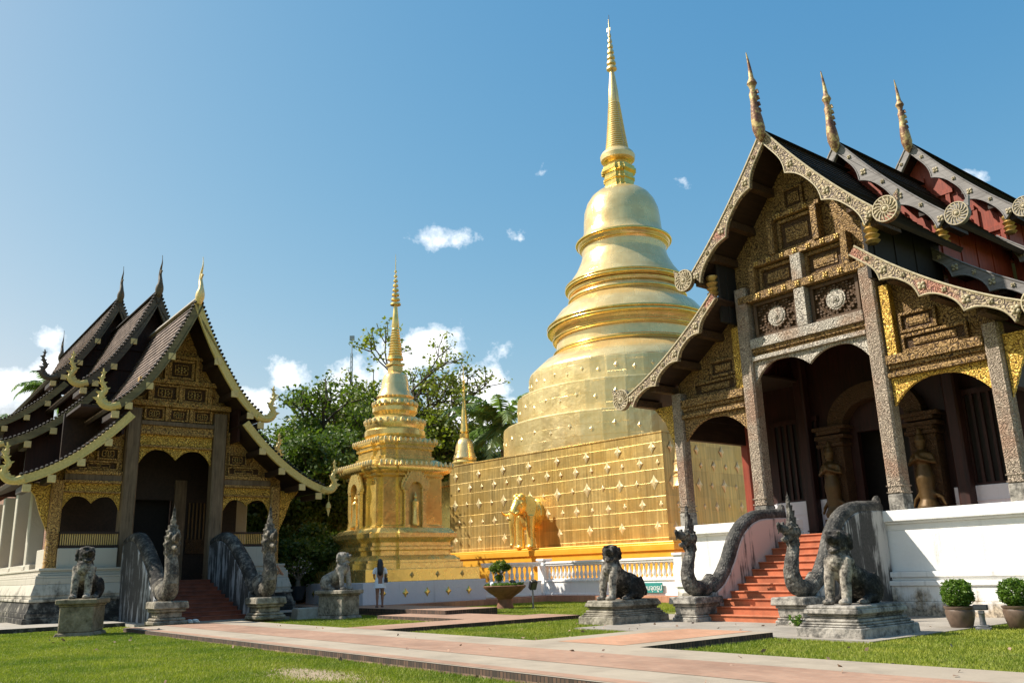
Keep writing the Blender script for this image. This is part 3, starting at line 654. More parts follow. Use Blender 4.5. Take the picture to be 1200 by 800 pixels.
# ------------------------------------------------------------------ the hall on the right
HR = thing('temple_hall', 'large teak hall at right, grey carved bargeboards, white plinth and orange stairs', 'temple hall', FR.w(0, 0), FR.th, 'temple halls')
def hr_plinth():
    mb = MB(); hw = 5.35; D = 24
    lay = [(-.3, .24, 0), (.24, .60, .05), (.60, .72, .0), (.72, .80, .13), (.80, .93, .07), (.93, 1.92, .27)]
    for z0, z1, o in lay: mb.box(-hw+o, hw-o, o, D, z0, z1, 0)
    for z0, z1, o in [(1.92, 2.08, .27), (2.08, 2.14, .19), (2.14, 2.41, .11)]:
        mb.box(-hw+o, -1.24, o, .95, z0, z1, 0); mb.box(1.24, hw-o, o, .95, z0, z1, 0)
        for s in (-1, 1):
            a, b = sorted((s*(hw-o), s*(hw-.95))); mb.box(a, b, .951, D, z0, z1, 0)
    mb.box(-hw+.96, hw-.96, .952, D-.1, 1.915, 1.955, 1)
    mb.box(-1.238, 1.238, .28, .951, 1.915, 1.955, 1)
    mb.build('plinth', ['white_plaster', 'terracotta'], HR, .02, seg=2)
hr_plinth()
def hr_stairs():
    mb = MB(); n = 12; v0 = -3.5; run = (0.28+3.5)/n; h = (1.955+.1)/n
    for i in range(n):
        z = -.1+h*(i+1)
        mb.box(-1.2, 1.2, v0+run*i, .279 if i < n-1 else .279, -.12+h*i, z-.035, 0); mb.box(-1.2, 1.2, v0+run*i-.035, v0+run*(i+1)+.01, z-.035, z, 0)
    mb.build('staircase', 'stair_orange', HR, .008)
hr_stairs()
def column(parent, x, y, w, z0, z1, mat, base=.42, bmat='stone_grey', cap=True):
    mb = MB(); h = w/2
    mb.prism([(x-h, y-h+.05), (x-h+.05, y-h), (x+h-.05, y-h), (x+h, y-h+.05), (x+h, y+h-.05), (x+h-.05, y+h), (x-h+.05, y+h), (x-h, y+h-.05)], z0+base, z1, 'z')
    for k in (.0, .16): mb.box(x-h-.014, x+h+.014, y-h-.014, y+h+.014, z0+base+k+.02, z0+base+k+.05, 0)
    c = mb.build('column', mat, parent)
    if base:
        b = MB(); b.box(x-h-.006, x+h+.006, y-h-.006, y+h+.006, z0, z0+base, 0); b.build('base', bmat, c, .03)
    return c
for x in (-2.03, 2.03): column(HR, x, .36, .42, 2.4, 9.3, 'carved_column')
for x in (-4.88, 4.88): column(HR, x, .36, .38, 2.4, 6.55, 'carved_column')
for x in (-4.86, 4.86): column(HR, x, 3.62, .34, 1.95, 6.5, 'red_wood', 0)
for x in (-2.35, 2.35): column(HR, x, 3.3, .36, 1.95, 8.4, 'lacquer_dark', 0)
TIERS_R = [(-.75, 3.75, 0.0), (3.30, 8.75, 0.85), (8.30, 23.5, 2.3)]
UP = slope(0, 13.35, 3.12, 9.72); LO = slope(2.30, 9.02, 6.15, 6.48, 24, .38)
def shift(p, dz): return [(a, b+dz) for a, b in p]
def zon(p, x):
    for a, b in zip(p, p[1:]):
        if a[0] <= x <= b[0]: return lerp(a[1], b[1], (x-a[0])/(b[0]-a[0]))
    return p[-1][1] if x > p[-1][0] else p[0][1]
def finial_r(y, z, s, parent):
    mb = MB(); pr = [(.02, -.35), (.13, -.2), (.185, .05), (.17, .35), (.115, .75), (.10, .95), (.12, 1.15), (.075, 1.3), (.105, 1.42), (.15, 1.5), (.115, 1.6), (.075, 1.68), (.05, 2.0), (.035, 2.25), (.012, 2.5)]
    vs = []; n = 14
    for r, h in pr:
        off = -.16*(h/2.5)**1.3 if h > 0 else 0; k = .05*math.sin(h*2.4)
        for i in range(n): vs.append((r*s*math.cos(2*math.pi*i/n), y+off*s*1.5-k+r*s*math.sin(2*math.pi*i/n), z+h*s))
    mb.add(vs, [(a*n+i, a*n+(i+1) % n, (a+1)*n+(i+1) % n, (a+1)*n+i) for a in range(len(pr)-1) for i in range(n)]+[list(range(n)), [(len(pr)-1)*n+i for i in range(n)]], 0, True)
    for h in (.55, .75, .95, 1.15): mb.box(.06*s, .17*s, y-.03-.1*h*s*.5, y+.02-.1*h*s*.5, z+h*s, z+(h+.13)*s, 0, .03, 0)
    mb.build('finial', 'flaked_gold', parent)
for ti, (v0, v1, dz) in enumerate(TIERS_R):
    up, lo = shift(UP, dz), shift(LO, dz)
    bm_ = ['carved_barge', 'stucco_relief'] if ti == 0 else ['grey_barge', 'stucco_relief']
    for s in (-1, 1):
        roof_side('roof_slope', up, v0+.10, v1, s, ['roof_dark', 'dark_wood'], HR)
        roof_side('roof_slope', lo, v0+.10, v1, s, ['roof_dark', 'dark_wood'], HR)
        barge_cusped('bargeboard', up[:-1], s, v0-.02, v0+.11, 3, .17, .40, bm_, HR, .09, .095, 1 if ti == 0 else 0)
        barge_cusped('bargeboard', lo[:-1], s, v0-.05, v0+.10, 4, .16, .37, bm_, HR, .09, .095, 1 if ti == 0 else 0)
        scroll_disc(s*(up[-1][0]+.2), up[-1][1]+.06, v0-.06, .345, s, bm_, HR)
        scroll_disc(s*(lo[-1][0]+.2), lo[-1][1]+.05, v0-.06, .345, s, bm_, HR)
    mb = MB()
    mb.prism([(-.16, up[0][1]+.02), (0, up[0][1]+.17), (.16, up[0][1]+.02)], v0+.02, v1, 'y', 0); mb.build('ridge_cap', 'roof_dark', HR)
    finial_r(v0-.12, up[0][1]+.06, 1.0, HR)
    # wall strip between upper and lower roofs, both sides
    for s in (-1, 1):
        a, b = sorted((s*2.36, s*2.46)); mb = MB(); mb.box(a, b, v0+.45, v1, 8.3+dz, zon(up, 2.5)-.1+dz*0, 0)
        for k in range(int((v1-v0-.6)/1.1)): mb.box(a-.03, b+.03, v0+.75+k*1.1, v0+.85+k*1.1, 8.3+dz, zon(up, 2.5)-.12, 0)
        mb.build('clerestory', 'red_wood' if ti else 'unlit_dark', HR)
        for (px, pz) in [(x, zon(up, x)-.26) for x in (.75, 1.55, 2.3, 2.9)]+[(x, zon(lo, x)-.24) for x in (3.1, 4.1, 5.1, 5.85)]:
            mb = MB(); mb.box(s*px-.11, s*px+.11, v0+.13, v0+1.25, pz-.14, pz+.08, 0); mb.build('purlin', 'carved_dark' if ti == 0 else 'dark_wood', HR)
        mb = MB(); mb.lathe([(.12, -.5), (.2, -.42), (.12, -.36), (.2, -.27), (.12, -.2), (.21, -.1), (.13, -.03), (.2, .06), (.2, .12)], 12, (s*2.62, v0+.45), 0, True, None, True, zon(up, 2.6)-.55)
        mb.build('corbel', 'gold_old', HR)
    if ti:                                               # red panelled gable above the roof in front
        w = MB(); pol = [(0, up[0][1]-.35)]
        pr = [(x, zon(up, x)-.22) for x in (.4, .9, 1.5, 2.1, 2.5)]
        w.prism([(-a, b) for a, b in pr[::-1]]+[(0, up[0][1]-.3)]+pr+[(2.5, 8.4+dz), (-2.5, 8.4+dz)], v0+.62, v0+.74, 'y', 0)
        for z, x1 in ((8.75, 2.45), (9.55, 2.4), (10.5, 1.6), (11.4, 1.0)): w.box(-x1, x1, v0+.52, v0+.62, z+dz-.09, z+dz+.09, 0)
        for x, za, zb in ((0, 8.8, 12.2), (.8, 8.8, 11.3), (1.6, 8.8, 10.4), (-.8, 8.8, 11.3), (-1.6, 8.8, 10.4), (2.36, 8.5, 9.7), (-2.36, 8.5, 9.7)): w.box(x-.08, x+.08, v0+.535, v0+.62, za+dz, zb+dz, 0)
        for x, z in ((.4, 9.1), (1.2, 9.1), (.4, 10.0), (1.2, 9.95), (2.0, 9.1), (-.4, 10)): w.box(x-.24, x+.24, v0+.56, v0+.62, z+dz-.22, z+dz+.22, 0)
        w.build('gable_wall', 'red_wood', HR, .01)
        for s in (-1, 1):
            w = MB(); pr = [(x, zon(lo, x)-.2) for x in (2.5, 3.2, 4.0, 4.7)]
            w.prism([(s*2.5, 7.0)]+[(s*a, b) for a, b in pr]+[(s*4.7, 7.0)], v0+.62, v0+.74, 'y', 0)
            for k in range(3): w.box(s*(2.9+.7*k)-.06, s*(2.9+.7*k)+.06, v0+.54, v0+.62, 7.0, zon(lo, 2.9+.7*k)-.25, 0)
            w.build('side_gable', 'red_wood', HR)
def hr_front():
    S, W, G = 'carved_silver', 'carved_wood', 'carved_gold'
    mb = MB(); pr = [(x, zon(UP, x)-.16) for x in (.5, 1.0, 1.5, 2.0, 2.35)]
    mb.prism([(-a, b) for a, b in pr[::-1]]+[(0, 12.9)]+pr+[(2.35, 7.0), (-2.35, 7.0)], .50, .62, 'y'); mb.build('gable_board', W, HR)
    mb = MB(); arch_panel(mb, -1.83, 1.83, 7.0, 6.35, 6.93, .28, .38, 2, 0, 6.58); mb.build('arch_board', S, HR, .01)
    for z0, z1, y, m in ((7.0, 7.13, .17, S), (7.13, 7.24, .29, W), (7.24, 7.37, .23, W), (7.37, 7.66, .15, S), (8.80, 9.03, .14, W), (9.83, 10.02, .2, W), (11.1, 11.24, .26, W)):
        x = 1.82 if z1 < 8.9 else (2.1 if z1 < 9.1 else (1.62 if z1 < 10.1 else .9))
        b = MB(); b.box(-x, x, y, .5, z0, z1, 0)
        if m == W and z1 > 8.9:
            for k in range(-3, 4):
                if abs(k*.45) < x-.1: flower(b, k*.45, (z0+z1)/2, y-.01, .08, 1)
        b.build('beam', [m, 'gold_old'], HR, .012)
    for x in (-1.0, 1.0): carved_panel(HR, x*.965-.74, x*.965+.74, 7.68, 8.78, .34, ['brown_wood', 'carved_dark', 'carved_silver'], .1, .1, 'medallion')
    for x in (-.79, .79): carved_panel(HR, x-.62, x+.62, 9.06, 9.8, .36, [W, 'carved_dark', W], .1, .09, 'frame')
    carved_panel(HR, -.62, .62, 10.06, 11.06, .38, [W, 'carved_dark', W], .1, .08, 'frame'); carved_panel(HR, -.34, .34, 11.3, 12.0, .40, [W, 'carved_dark', W], .08, .07, 'frame')
    for x, z0, z1, m in ((0, 7.67, 8.79, S), (0, 9.04, 9.82, S), (1.54, 9.04, 9.82, W), (-1.54, 9.04, 9.82, W), (.74, 10.03, 11.09, W), (-.74, 10.03, 11.09, W)):
        b = MB(); w = .17 if x == 0 else .1; b.box(x-w, x+w, .16, .5, z0, z1, 0); b.build('post', m, HR, .012)
    for s in (-1, 1):
        b = MB(); pr = [(x, zon(LO, x)-.12) for x in (2.4, 2.9, 3.4, 4.0, 4.5, 5.0)]
        b.prism([(s*2.2, 6.1), (s*2.2, 8.9)]+[(s*a, c) for a, c in pr]+[(s*5.0, 6.1)], .50, .60, 'y'); b.build('side_gable', W, HR)
        b = MB(); x0, x1 = sorted((s*2.26, s*4.68)); arch_panel(b, x0, x1, 5.72, 5.0, 5.62, .3, .4, 1); b.build('arch_board', G if s > 0 else W, HR, .01)
        for z0, z1, y in ((5.72, 5.84, .17), (5.84, 5.95, .30), (5.95, 6.06, .24), (6.06, 6.30, .16)):
            b = MB(); b.box(x0, x1, y, .5, z0, z1, 0); b.build('beam', W, HR, .012)
        a, c = sorted((s*2.27, s*2.54)); b = MB(); b.box(a, c, .26, .5, 6.31, 8.2, 0); b.build('post', G, HR, .012)
        carved_panel(HR, *sorted((s*2.62, s*4.3)), 6.34, 6.80, .38, [W, 'carved_dark', W], .08, .08, 'frame'); carved_panel(HR, *sorted((s*2.62, s*3.6)), 6.84, 7.38, .38, [W, 'carved_dark', W], .08, .08, 'frame')
        # eave brackets on the outer columns and the lintels that run back along the sides
        b = MB(); b.prism([(s*5.08, 4.75), (s*5.08, 6.25), (s*5.95, 6.25), (s*5.5, 5.75), (s*5.28, 5.2)], .3, .4, 'y'); b.build('eave_bracket', G, HR, .01)
        b = MB(); a, c = sorted((s*4.76, s*4.98)); b.box(a, c, .56, 3.45, 5.1, 5.75, 0); b.box(a-.06, c+.06, .56, 3.45, 5.75, 6.2, 0); b.build('side_lintel', 'dark_wood', HR)
hr_front()
def deity(parent, x, y, z, h, flip=1):
    """standing guardian in gilded stucco: crown, folded hands, flared skirt"""
    mb = MB(); k = h/2.0
    mb.lathe([(.02, 0), (.22, .02), (.24, .12), (.16, .3), (.17, .55), (.2, .85), (.16, 1.05), (.13, 1.15), (.19, 1.35), (.2, 1.45), (.07, 1.53), (.06, 1.58)], 14)
    mb.ell((0, 0, 1.67), (.105, .115, .13)); mb.lathe([(.12, 1.74), (.13, 1.78), (.09, 1.84), (.1, 1.88), (.05, 1.95), (.06, 1.98), (.015, 2.15)], 12)
    for s in (-1, 1):
        mb.tube([(s*.2, 0, 1.42), (s*.28, -.04, 1.18), (s*.07, -.2, 1.28)], [.06, .055, .05], 8); mb.tube([(s*.1, -.02, .5), (s*.3, .05, .3), (s*.36, .05, .12)], [.06, .05, .03], 6)
        mb.ell((s*.09, -.1, .05), (.06, .14, .05))
    mb.ell((0, -.23, 1.34), (.05, .05, .11))
    me = sculpt(mb, 'deity', 'gold_shaded', .03, 2); o = link('guardian_figure', me, parent); o.location = (x, y, z); o.scale = (k*1.15, k*1.15, k); return o
def hr_porch():
    b = MB(); b.box(-2.4, -.78, 3.62, 3.8, 1.96, 8.6, 0); b.box(.78, 2.4, 3.62, 3.8, 1.96, 8.6, 0); b.box(-4.68, -2.4, 3.62, 3.8, 1.96, 6.9, 0); b.box(2.4, 4.68, 3.62, 3.8, 1.96, 6.9, 0); b.box(-.78, .78, 3.62, 3.8, 5.0, 8.6, 0); b.box(-4.4, 4.4, 4.6, 4.7, 1.96, 6.6, 1); b.build('porch_wall', ['lacquer_dark', 'unlit_dark'], HR)
    b = MB(); b.box(-2.3, 2.3, .62, 3.6, 8.42, 8.5, 0); b.build('porch_ceiling', 'dark_wood', HR)
    for s in (-1, 1):
        b = MB(); b.box(*sorted((s*2.31, s*4.7)), .62, 3.61, 6.80, 6.86, 0); b.build('porch_ceiling', 'dark_wood', HR)
        a, c = sorted((s*1.95, s*4.6)); b = MB(); b.box(a, c, 3.42, 3.615, 1.96, 3.08, 0); b.box(a, c, 3.4, 3.615, 2.66, 2.7, 0); b.build('dado', 'shaded_white_wall', HR, .01)
        w = link('window', MB().box(*sorted((s*2.05, s*3.7)), 3.57, 3.61, 3.15, 5.55, 0).mesh('window', 'unlit_dark'), HR)
        for k in range(8):
            b = MB(); x = s*(2.08+k*.225); b.box(x-.04, x+.04, 3.48, 3.56, 3.15, 5.55, 0); b.build('bar', 'lacquer_dark', w)
        b = MB(); b.box(*sorted((s*2.0, s*3.75)), 3.46, 3.57, 5.55, 5.7, 0); b.build('window_head', 'lacquer_dark', w); b = MB(); b.box(*sorted((s*2.0, s*3.75)), 3.46, 3.57, 3.08, 3.15, 0); b.build('sill', 'lacquer_dark', w)
        p = MB(); x = s*1.42
        p.box(x-.52, x+.52, 3.0, 3.61, 1.96, 2.25, 0); p.box(x-.45, x+.45, 3.05, 3.61, 2.25, 2.45, 0); p.box(x-.38, x+.38, 3.15, 3.61, 2.45, 4.6, 0)
        for z, w_ in ((4.6, .45), (4.72, .38), (4.84, .5), (5.0, .42), (5.12, .56)): p.box(x-w_, x+w_, 3.05, 3.61, z, z+.115, 0)
        p.build('pilaster', 'carved_dark', HR, .015)
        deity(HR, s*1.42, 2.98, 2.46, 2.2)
    b = MB(); arc = [(1.0*math.cos(t), 5.15+.75*math.sin(t)) for t in [math.pi*i/20 for i in range(21)]]; arc2 = [(1.5*math.cos(t), 5.25+1.15*math.sin(t)) for t in [math.pi*i/20 for i in range(21)]]
    b.prism(arc2+arc[::-1], 3.2, 3.6, 'y'); b.build('door_arch', 'carved_dark', HR)
hr_porch()
def hr_body():
    b = MB()
    for s in (-1, 1):
        a, c = sorted((s*4.5, s*4.72)); b.box(a, c, 3.82, 23.0, 2.4, 6.3, 0)
    b.box(-4.7, 4.7, 22.8, 23.0, 2.4, 8.8, 0); b.build('side_wall', 'weathered_red', HR)  # unseen sides; red-brown chosen so the stupa's shaded face reflects warm colour
hr_body()
# ------------------------------------------------------------------ the hall on the left
HL = thing('temple_hall', 'smaller shaded teak hall at left with cream bargeboards and curled roof ends', 'temple hall', FL.w(0, 0), FL.th, 'temple halls')
TIERS_L = [(-.75, 5.6, 0.0), (5.05, 12.9, 1.9), (12.2, 27.0, 3.55)]
UPL = slope(0, 11.55, 2.72, 7.28, 30, .62); LOL = slope(2.12, 7.05, 5.42, 4.62, 30, .62)
def hl_plinth():
    mb = MB(); hw = 4.72; D = 27
    for z0, z1, o, t in [(-.1, .2, 0, 0), (.2, .36, .07, 0), (.36, .70, .12, .1)]: mb.box(-hw+o, hw-o, o, D, z0, z1, 0, t, t)
    for z0, z1, o, t in [(.70, .80, .17, 0), (.80, .90, .23, 0), (.90, 1.262, .20, .11)]:
        mb.box(-hw+o, hw-o, o, D, z0, z1, 1, t, t)
    for z0, z1, o in [(1.262, 1.46, .32), (1.46, 1.54, .33), (1.54, 1.62, .39), (1.62, 1.70, .45), (1.70, 1.78, .41)]:
        for s in (-1, 1):
            a, b = sorted((s*1.40, s*(hw-o))); mb.box(a, b, o, 1.0, z0, z1, 1)
            a, b = sorted((s*(hw-1.3), s*(hw-o))); mb.box(a, b, 1.001, D, z0, z1, 1)
    for s in (-1, 1):
        a, b = sorted((s*1.86, s*3.76)); mb.box(a, b, .56, .78, 1.78, 2.44, 1)
        a, b = sorted((s*3.86, s*4.06)); mb.box(a, b, .80, 2.7, 1.78, 2.44, 1)
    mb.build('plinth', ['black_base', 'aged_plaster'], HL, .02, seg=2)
hl_plinth()
def hl_stairs():
    mb = MB(); n = 10; v0 = -3.75; run = (.34+3.75)/n; h = 1.27/n
    for i in range(n):
        mb.box(-1.25, 1.25, v0+run*i, .335, -.1 if i == 0 else h*i, h*(i+1)-.03, 0); mb.box(-1.25, 1.25, v0+run*i-.03, v0+run*(i+1)+.01, h*(i+1)-.03, h*(i+1), 0)
    mb.build('staircase', 'stair_red', HL, .008)
    b = MB(); b.box(-3.4, 3.4, .35, 3.7, 1.10, 1.275, 0); b.build('porch_floor', 'terracotta', HL)
hl_stairs()
for x in (-1.6, 1.6): column(HL, x, .95, .5, 1.25, 7.5, 'old_post', 0)
for x in (-3.93, 3.93): column(HL, x, .85, .37, 1.78, 4.75, 'carved_teak', .0)
def flame_tail(parent, x, z, y, s, sgn, mat):
    """curled serpent tail that ends a bargeboard"""
    mb = MB(); q = [(-.25, .06), (.05, -.04), (.30, .0), (.46, .18), (.40, .42), (.30, .58), (.40, .80), (.46, 1.0), (.40, 1.22), (.43, 1.42)]
    c = crv([(x+sgn*a*s, y, z+b*s) for a, b in q], 5); m = len(c)
    mb.tube(c, [s*(.15*(1-i/m)**.75+.015) for i in range(m)], 8)
    for i in range(10, m-4, 5):
        p = c[i]; r = s*.13*(1-i/m)+.04
        mb.prism([(p.x-sgn*r*.2, p.z-r), (p.x+sgn*r*2.0, p.z+r*.7), (p.x-sgn*r*.1, p.z+r*1.2)], y-.035, y+.035, 'y')
        mb.prism([(p.x, p.z-r*.8), (p.x-sgn*r*1.7, p.z+r*1.1), (p.x, p.z+r)], y-.03, y+.03, 'y')
    mb.ell((x+sgn*.33*s, y, z+.12*s), (.16*s, .1*s, .16*s)); return mb.build('roof_tail', mat, parent)
def finial_l(y, z, s, parent, mat):
    mb = MB(); c = crv([(0, y+.05, z-.25), (0, y-.02, z+.05), (0, y-.10, z+.35), (0, y+.02, z+.7), (0, y-.02, z+1.0), (0, y-.16, z+1.25), (0, y-.1, z+1.6*s)], 6); m = len(c)
    prof = lambda t: .10+.07*math.sin(min(1, t*3.2)*math.pi) if t < .3 else max(.012, .10*(1-(t-.3)/.7)**1.1)
    mb.tube(c, [s*prof(i/m) for i in range(m)], 10)
    p = c[int(m*.55)]; mb.prism([(p.y, p.z-.12), (p.y-.28, p.z+.05), (p.y-.05, p.z+.14)], -.03, .03, 'x')
    mb.build('finial', mat, parent)
for ti, (v0, v1, dz) in enumerate(TIERS_L):
    up, lo = shift(UPL, dz), shift(LOL, dz)
    for s in (-1, 1):
        roof_side('roof_slope', up, v0+.1, v1, s, ['roof_brown', 'dark_wood'], HL)
        roof_side('roof_slope', lo, v0+.1, v1, s, ['roof_brown', 'dark_wood'], HL)
        for pts, e in ((up, 0), (lo, 1)):
            P = resample(pts, .1); N = normals(P)
            top = [(s*(p[0]+q[0]*.05), p[1]+q[1]*.05) for p, q in zip(P, N)]; low = [(s*(p[0]-q[0]*.235), p[1]-q[1]*.235) for p, q in zip(P, N)]
            mb = MB(); mb.prism(top+low[::-1], v0, v0+.11, 'y', 0)
            mid = [(s*(p[0]-q[0]*.18), p[1]-q[1]*.18) for p, q in zip(P, N)]; mb.prism([(a, b) for a, b in mid]+low[::-1], v0-.03, v0, 'y', 0)
            bb = mb.build('bargeboard', ('olive_shade_barge' if s < 0 and e == 0 else 'cream_wood') if ti == 0 else ('dark_barge' if e == 0 else 'olive_shade_barge'), HL, .01)  # olive puts shade into the left front board's colour; its twin stays cream
            tb = MB(); Q = resample(pts, .16); NQ = normals(Q)
            for (a, b, _), q in zip(Q[1:-1], NQ[1:-1]):
                tb.ell((s*(a+q[0]*.09), v0+.06, b+q[1]*.09), (.062, .16, .05), rotm(0, s*math.atan2(-q[0], q[1])*-1, 0), 6, 4)
            tb.build('edge_tiles', 'roof_brown', bb)
            flame_tail(HL, s*pts[-1][0], pts[-1][1]-.06, v0+.05, .92 if e == 0 else .85, s, 'cream_wood' if (ti < 2 or e) else 'dark_barge')
        for x in (.85, 1.55, 2.2, 2.62): 
            z = zon(up, x)-.42
            p = MB(); p.box(s*x-.1, s*x+.1, v0+.05, v0+1.5, z-.1, z+.1, 0); o = p.build('purlin', 'dark_wood', HL); q = MB(); q.box(s*x-.125, s*x+.125, v0-.03, v0+.049, z-.125, z+.125, 0); q.build('purlin_end', 'cream_end', o, .01)
        for x in (2.75, 3.55, 4.4, 5.1):
            z = zon(lo, x)-.42
            p = MB(); p.box(s*x-.1, s*x+.1, v0+.05, v0+1.5, z-.1, z+.1, 0); o = p.build('purlin', 'dark_wood', HL); q = MB(); q.box(s*x-.125, s*x+.125, v0-.03, v0+.049, z-.125, z+.125, 0); q.build('purlin_end', 'cream_end', o, .01)
        a, b = sorted((s*2.06, s*2.16)); w = MB(); w.box(a, b, v0+.9, v1, 6.4+dz, zon(up, 2.1)-.1, 0); w.build('clerestory', 'lacquer_dark', HL)
    rc = MB(); rc.prism([(-.17, up[0][1]-.03), (-.05, up[0][1]+.15), (.05, up[0][1]+.15), (.17, up[0][1]-.03)], v0+.02, v1, 'y'); rc.build('ridge_cap', 'concrete' if ti == 0 else 'roof_brown', HL)
    finial_l(v0-.04, up[0][1]+.08, 1.0, HL, 'gold_pale' if ti == 0 else 'dark_barge')
    if ti:
        w = MB(); pr = [(x, zon(up, x)-.2) for x in (.3, .8, 1.4, 2.0, 2.3)]
        w.prism([(-a, b) for a, b in pr[::-1]]+[(0, up[0][1]-.4)]+pr+[(2.3, 6.6+dz), (-2.3, 6.6+dz)], v0+.9, v0+1.0, 'y', 0)
        for z, x1 in ((7.2, 2.2), (8.2, 1.9), (9.1, 1.2)): w.box(-x1, x1, v0+.82, v0+.9, z+dz-.08, z+dz+.08, 0)
        w.build('gable_wall', 'lacquer_dark', HL)
        for s in (-1, 1):
            w = MB(); pr = [(x, zon(lo, x)-.2) for x in (2.3, 3.0, 3.7, 4.3)]
            w.prism([(s*2.3, 5.2)]+[(s*a, b) for a, b in pr]+[(s*4.3, 5.2)], v0+.9, v0+1.0, 'y', 0); w.build('side_gable', 'lacquer_dark', HL)
finial_l(26.9, 15.15, 1.1, HL, 'dark_barge')
def hl_front():
    W, G, D = 'carved_teak', 'carved_gold', 'carved_dark'
    mb = MB(); pr = [(x, zon(UPL, x)-.16) for x in (.3, .7, 1.1, 1.6, 2.0)]
    mb.prism([(-a, b) for a, b in pr[::-1]]+[(0, 10.9)]+pr+[(2.0, 6.5), (-2.0, 6.5)], .98, 1.08, 'y'); mb.build('gable_board', 'carved_teak', HL)
    mb = MB(); arch_panel(mb, -1.33, 1.33, 6.08, 5.45, 6.0, .86, .94, 2, 0, 5.62); mb.build('arch_board', G, HL, .01)
    for z0, z1, y, m, x in ((6.08, 6.16, .76, W, 1.33), (6.16, 6.56, .86, G, 1.33), (6.56, 6.68, .72, W, 1.34), (6.68, 6.9, .8, W, 1.34), (6.9, 7.06, .72, 'old_post', 1.35), (7.62, 7.82, .66, W, 1.95), (8.52, 8.70, .72, W, 1.55), (9.55, 9.68, .78, W, .8)):
        b = MB(); b.box(-x, x, y, .99, z0, z1, 0)
        if z0 in (7.62, 8.52):
            for k in range(-4, 5):
                if abs(k*.36) < x-.1: flower(b, k*.36, (z0+z1)/2, y-.006, .07, 1)
        b.build('beam', [m, 'gold_old'], HL, .012)
    mats = ['carved_teak', 'carved_dark', 'gold_old']
    for x in (-.9, 0, .9): carved_panel(HL, x-.36, x+.36, 7.10, 7.60, .80, mats, .07, .08)
    for x in (-.56, .56): carved_panel(HL, x-.48, x+.48, 7.85, 8.50, .80, mats, .08, .08)
    carved_panel(HL, -.48, .48, 8.74, 9.52, .82, mats, .1, .08)
    for x, z0, z1 in ((-.45, 7.08, 7.61), (.45, 7.08, 7.61), (0, 7.83, 8.51), (1.12, 7.83, 8.51), (-1.12, 7.83, 8.51), (.58, 8.71, 9.54), (-.58, 8.71, 9.54)):
        b = MB(); b.box(x-.07, x+.07, .74, .98, z0, z1, 0); b.build('post', W, HL, .01)
    for s in (-1, 1):
        b = MB(); pr = [(x, zon(LOL, x)-.14) for x in (2.2, 2.7, 3.2, 3.8, 4.2)]
        b.prism([(s*1.8, 4.7), (s*1.8, 6.9)]+[(s*a, c) for a, c in pr]+[(s*4.2, 4.7)], .98, 1.06, 'y'); b.build('side_gable', 'carved_teak', HL)
        x0, x1 = sorted((s*1.86, s*3.74))
        b = MB(); arch_panel(b, x0, x1, 4.34, 3.72, 4.22, .84, .92, 2, 0, 3.98); b.build('arch_board', G, HL, .01)
        for z0, z1, y, m in ((4.34, 4.40, .74, W), (4.40, 4.68, .84, G), (4.68, 4.78, .72, W), (4.78, 5.0, .8, 'old_post'), (5.0, 5.14, .76, W)):
            b = MB(); b.box(x0, x1, y, .985, z0, z1, 0); b.build('beam', m, HL, .012)
        carved_panel(HL, *sorted((s*2.0, s*3.3)), 5.16, 5.5, .84, mats, .06, .08); carved_panel(HL, *sorted((s*2.0, s*2.75)), 5.54, 6.0, .84, mats, .06, .08)
        b = MB(); b.prism([(s*4.13, 3.0), (s*4.13, 4.62), (s*4.95, 4.62), (s*4.6, 4.2), (s*4.4, 3.6)], .82, .92, 'y'); b.build('eave_bracket', G, HL, .01)
        b = MB(); b.box(x0, x1, .60, .74, 2.46, 2.54, 0); b.box(x0, x1, .60, .74, 2.92, 2.99, 0)
        for k in range(26): b.box(x0+.03+k*.072, x0+.065+k*.072, .645, .69, 2.54, 2.92, 1)
        b.build('railing', ['dark_wood', 'gold_old'], HL)
        a, c = sorted((s*3.84, s*4.02)); b = MB(); b.box(a, c, 1.05, 3.6, 4.3, 4.75, 0); b.build('side_lintel', 'dark_wood', HL)
hl_front()
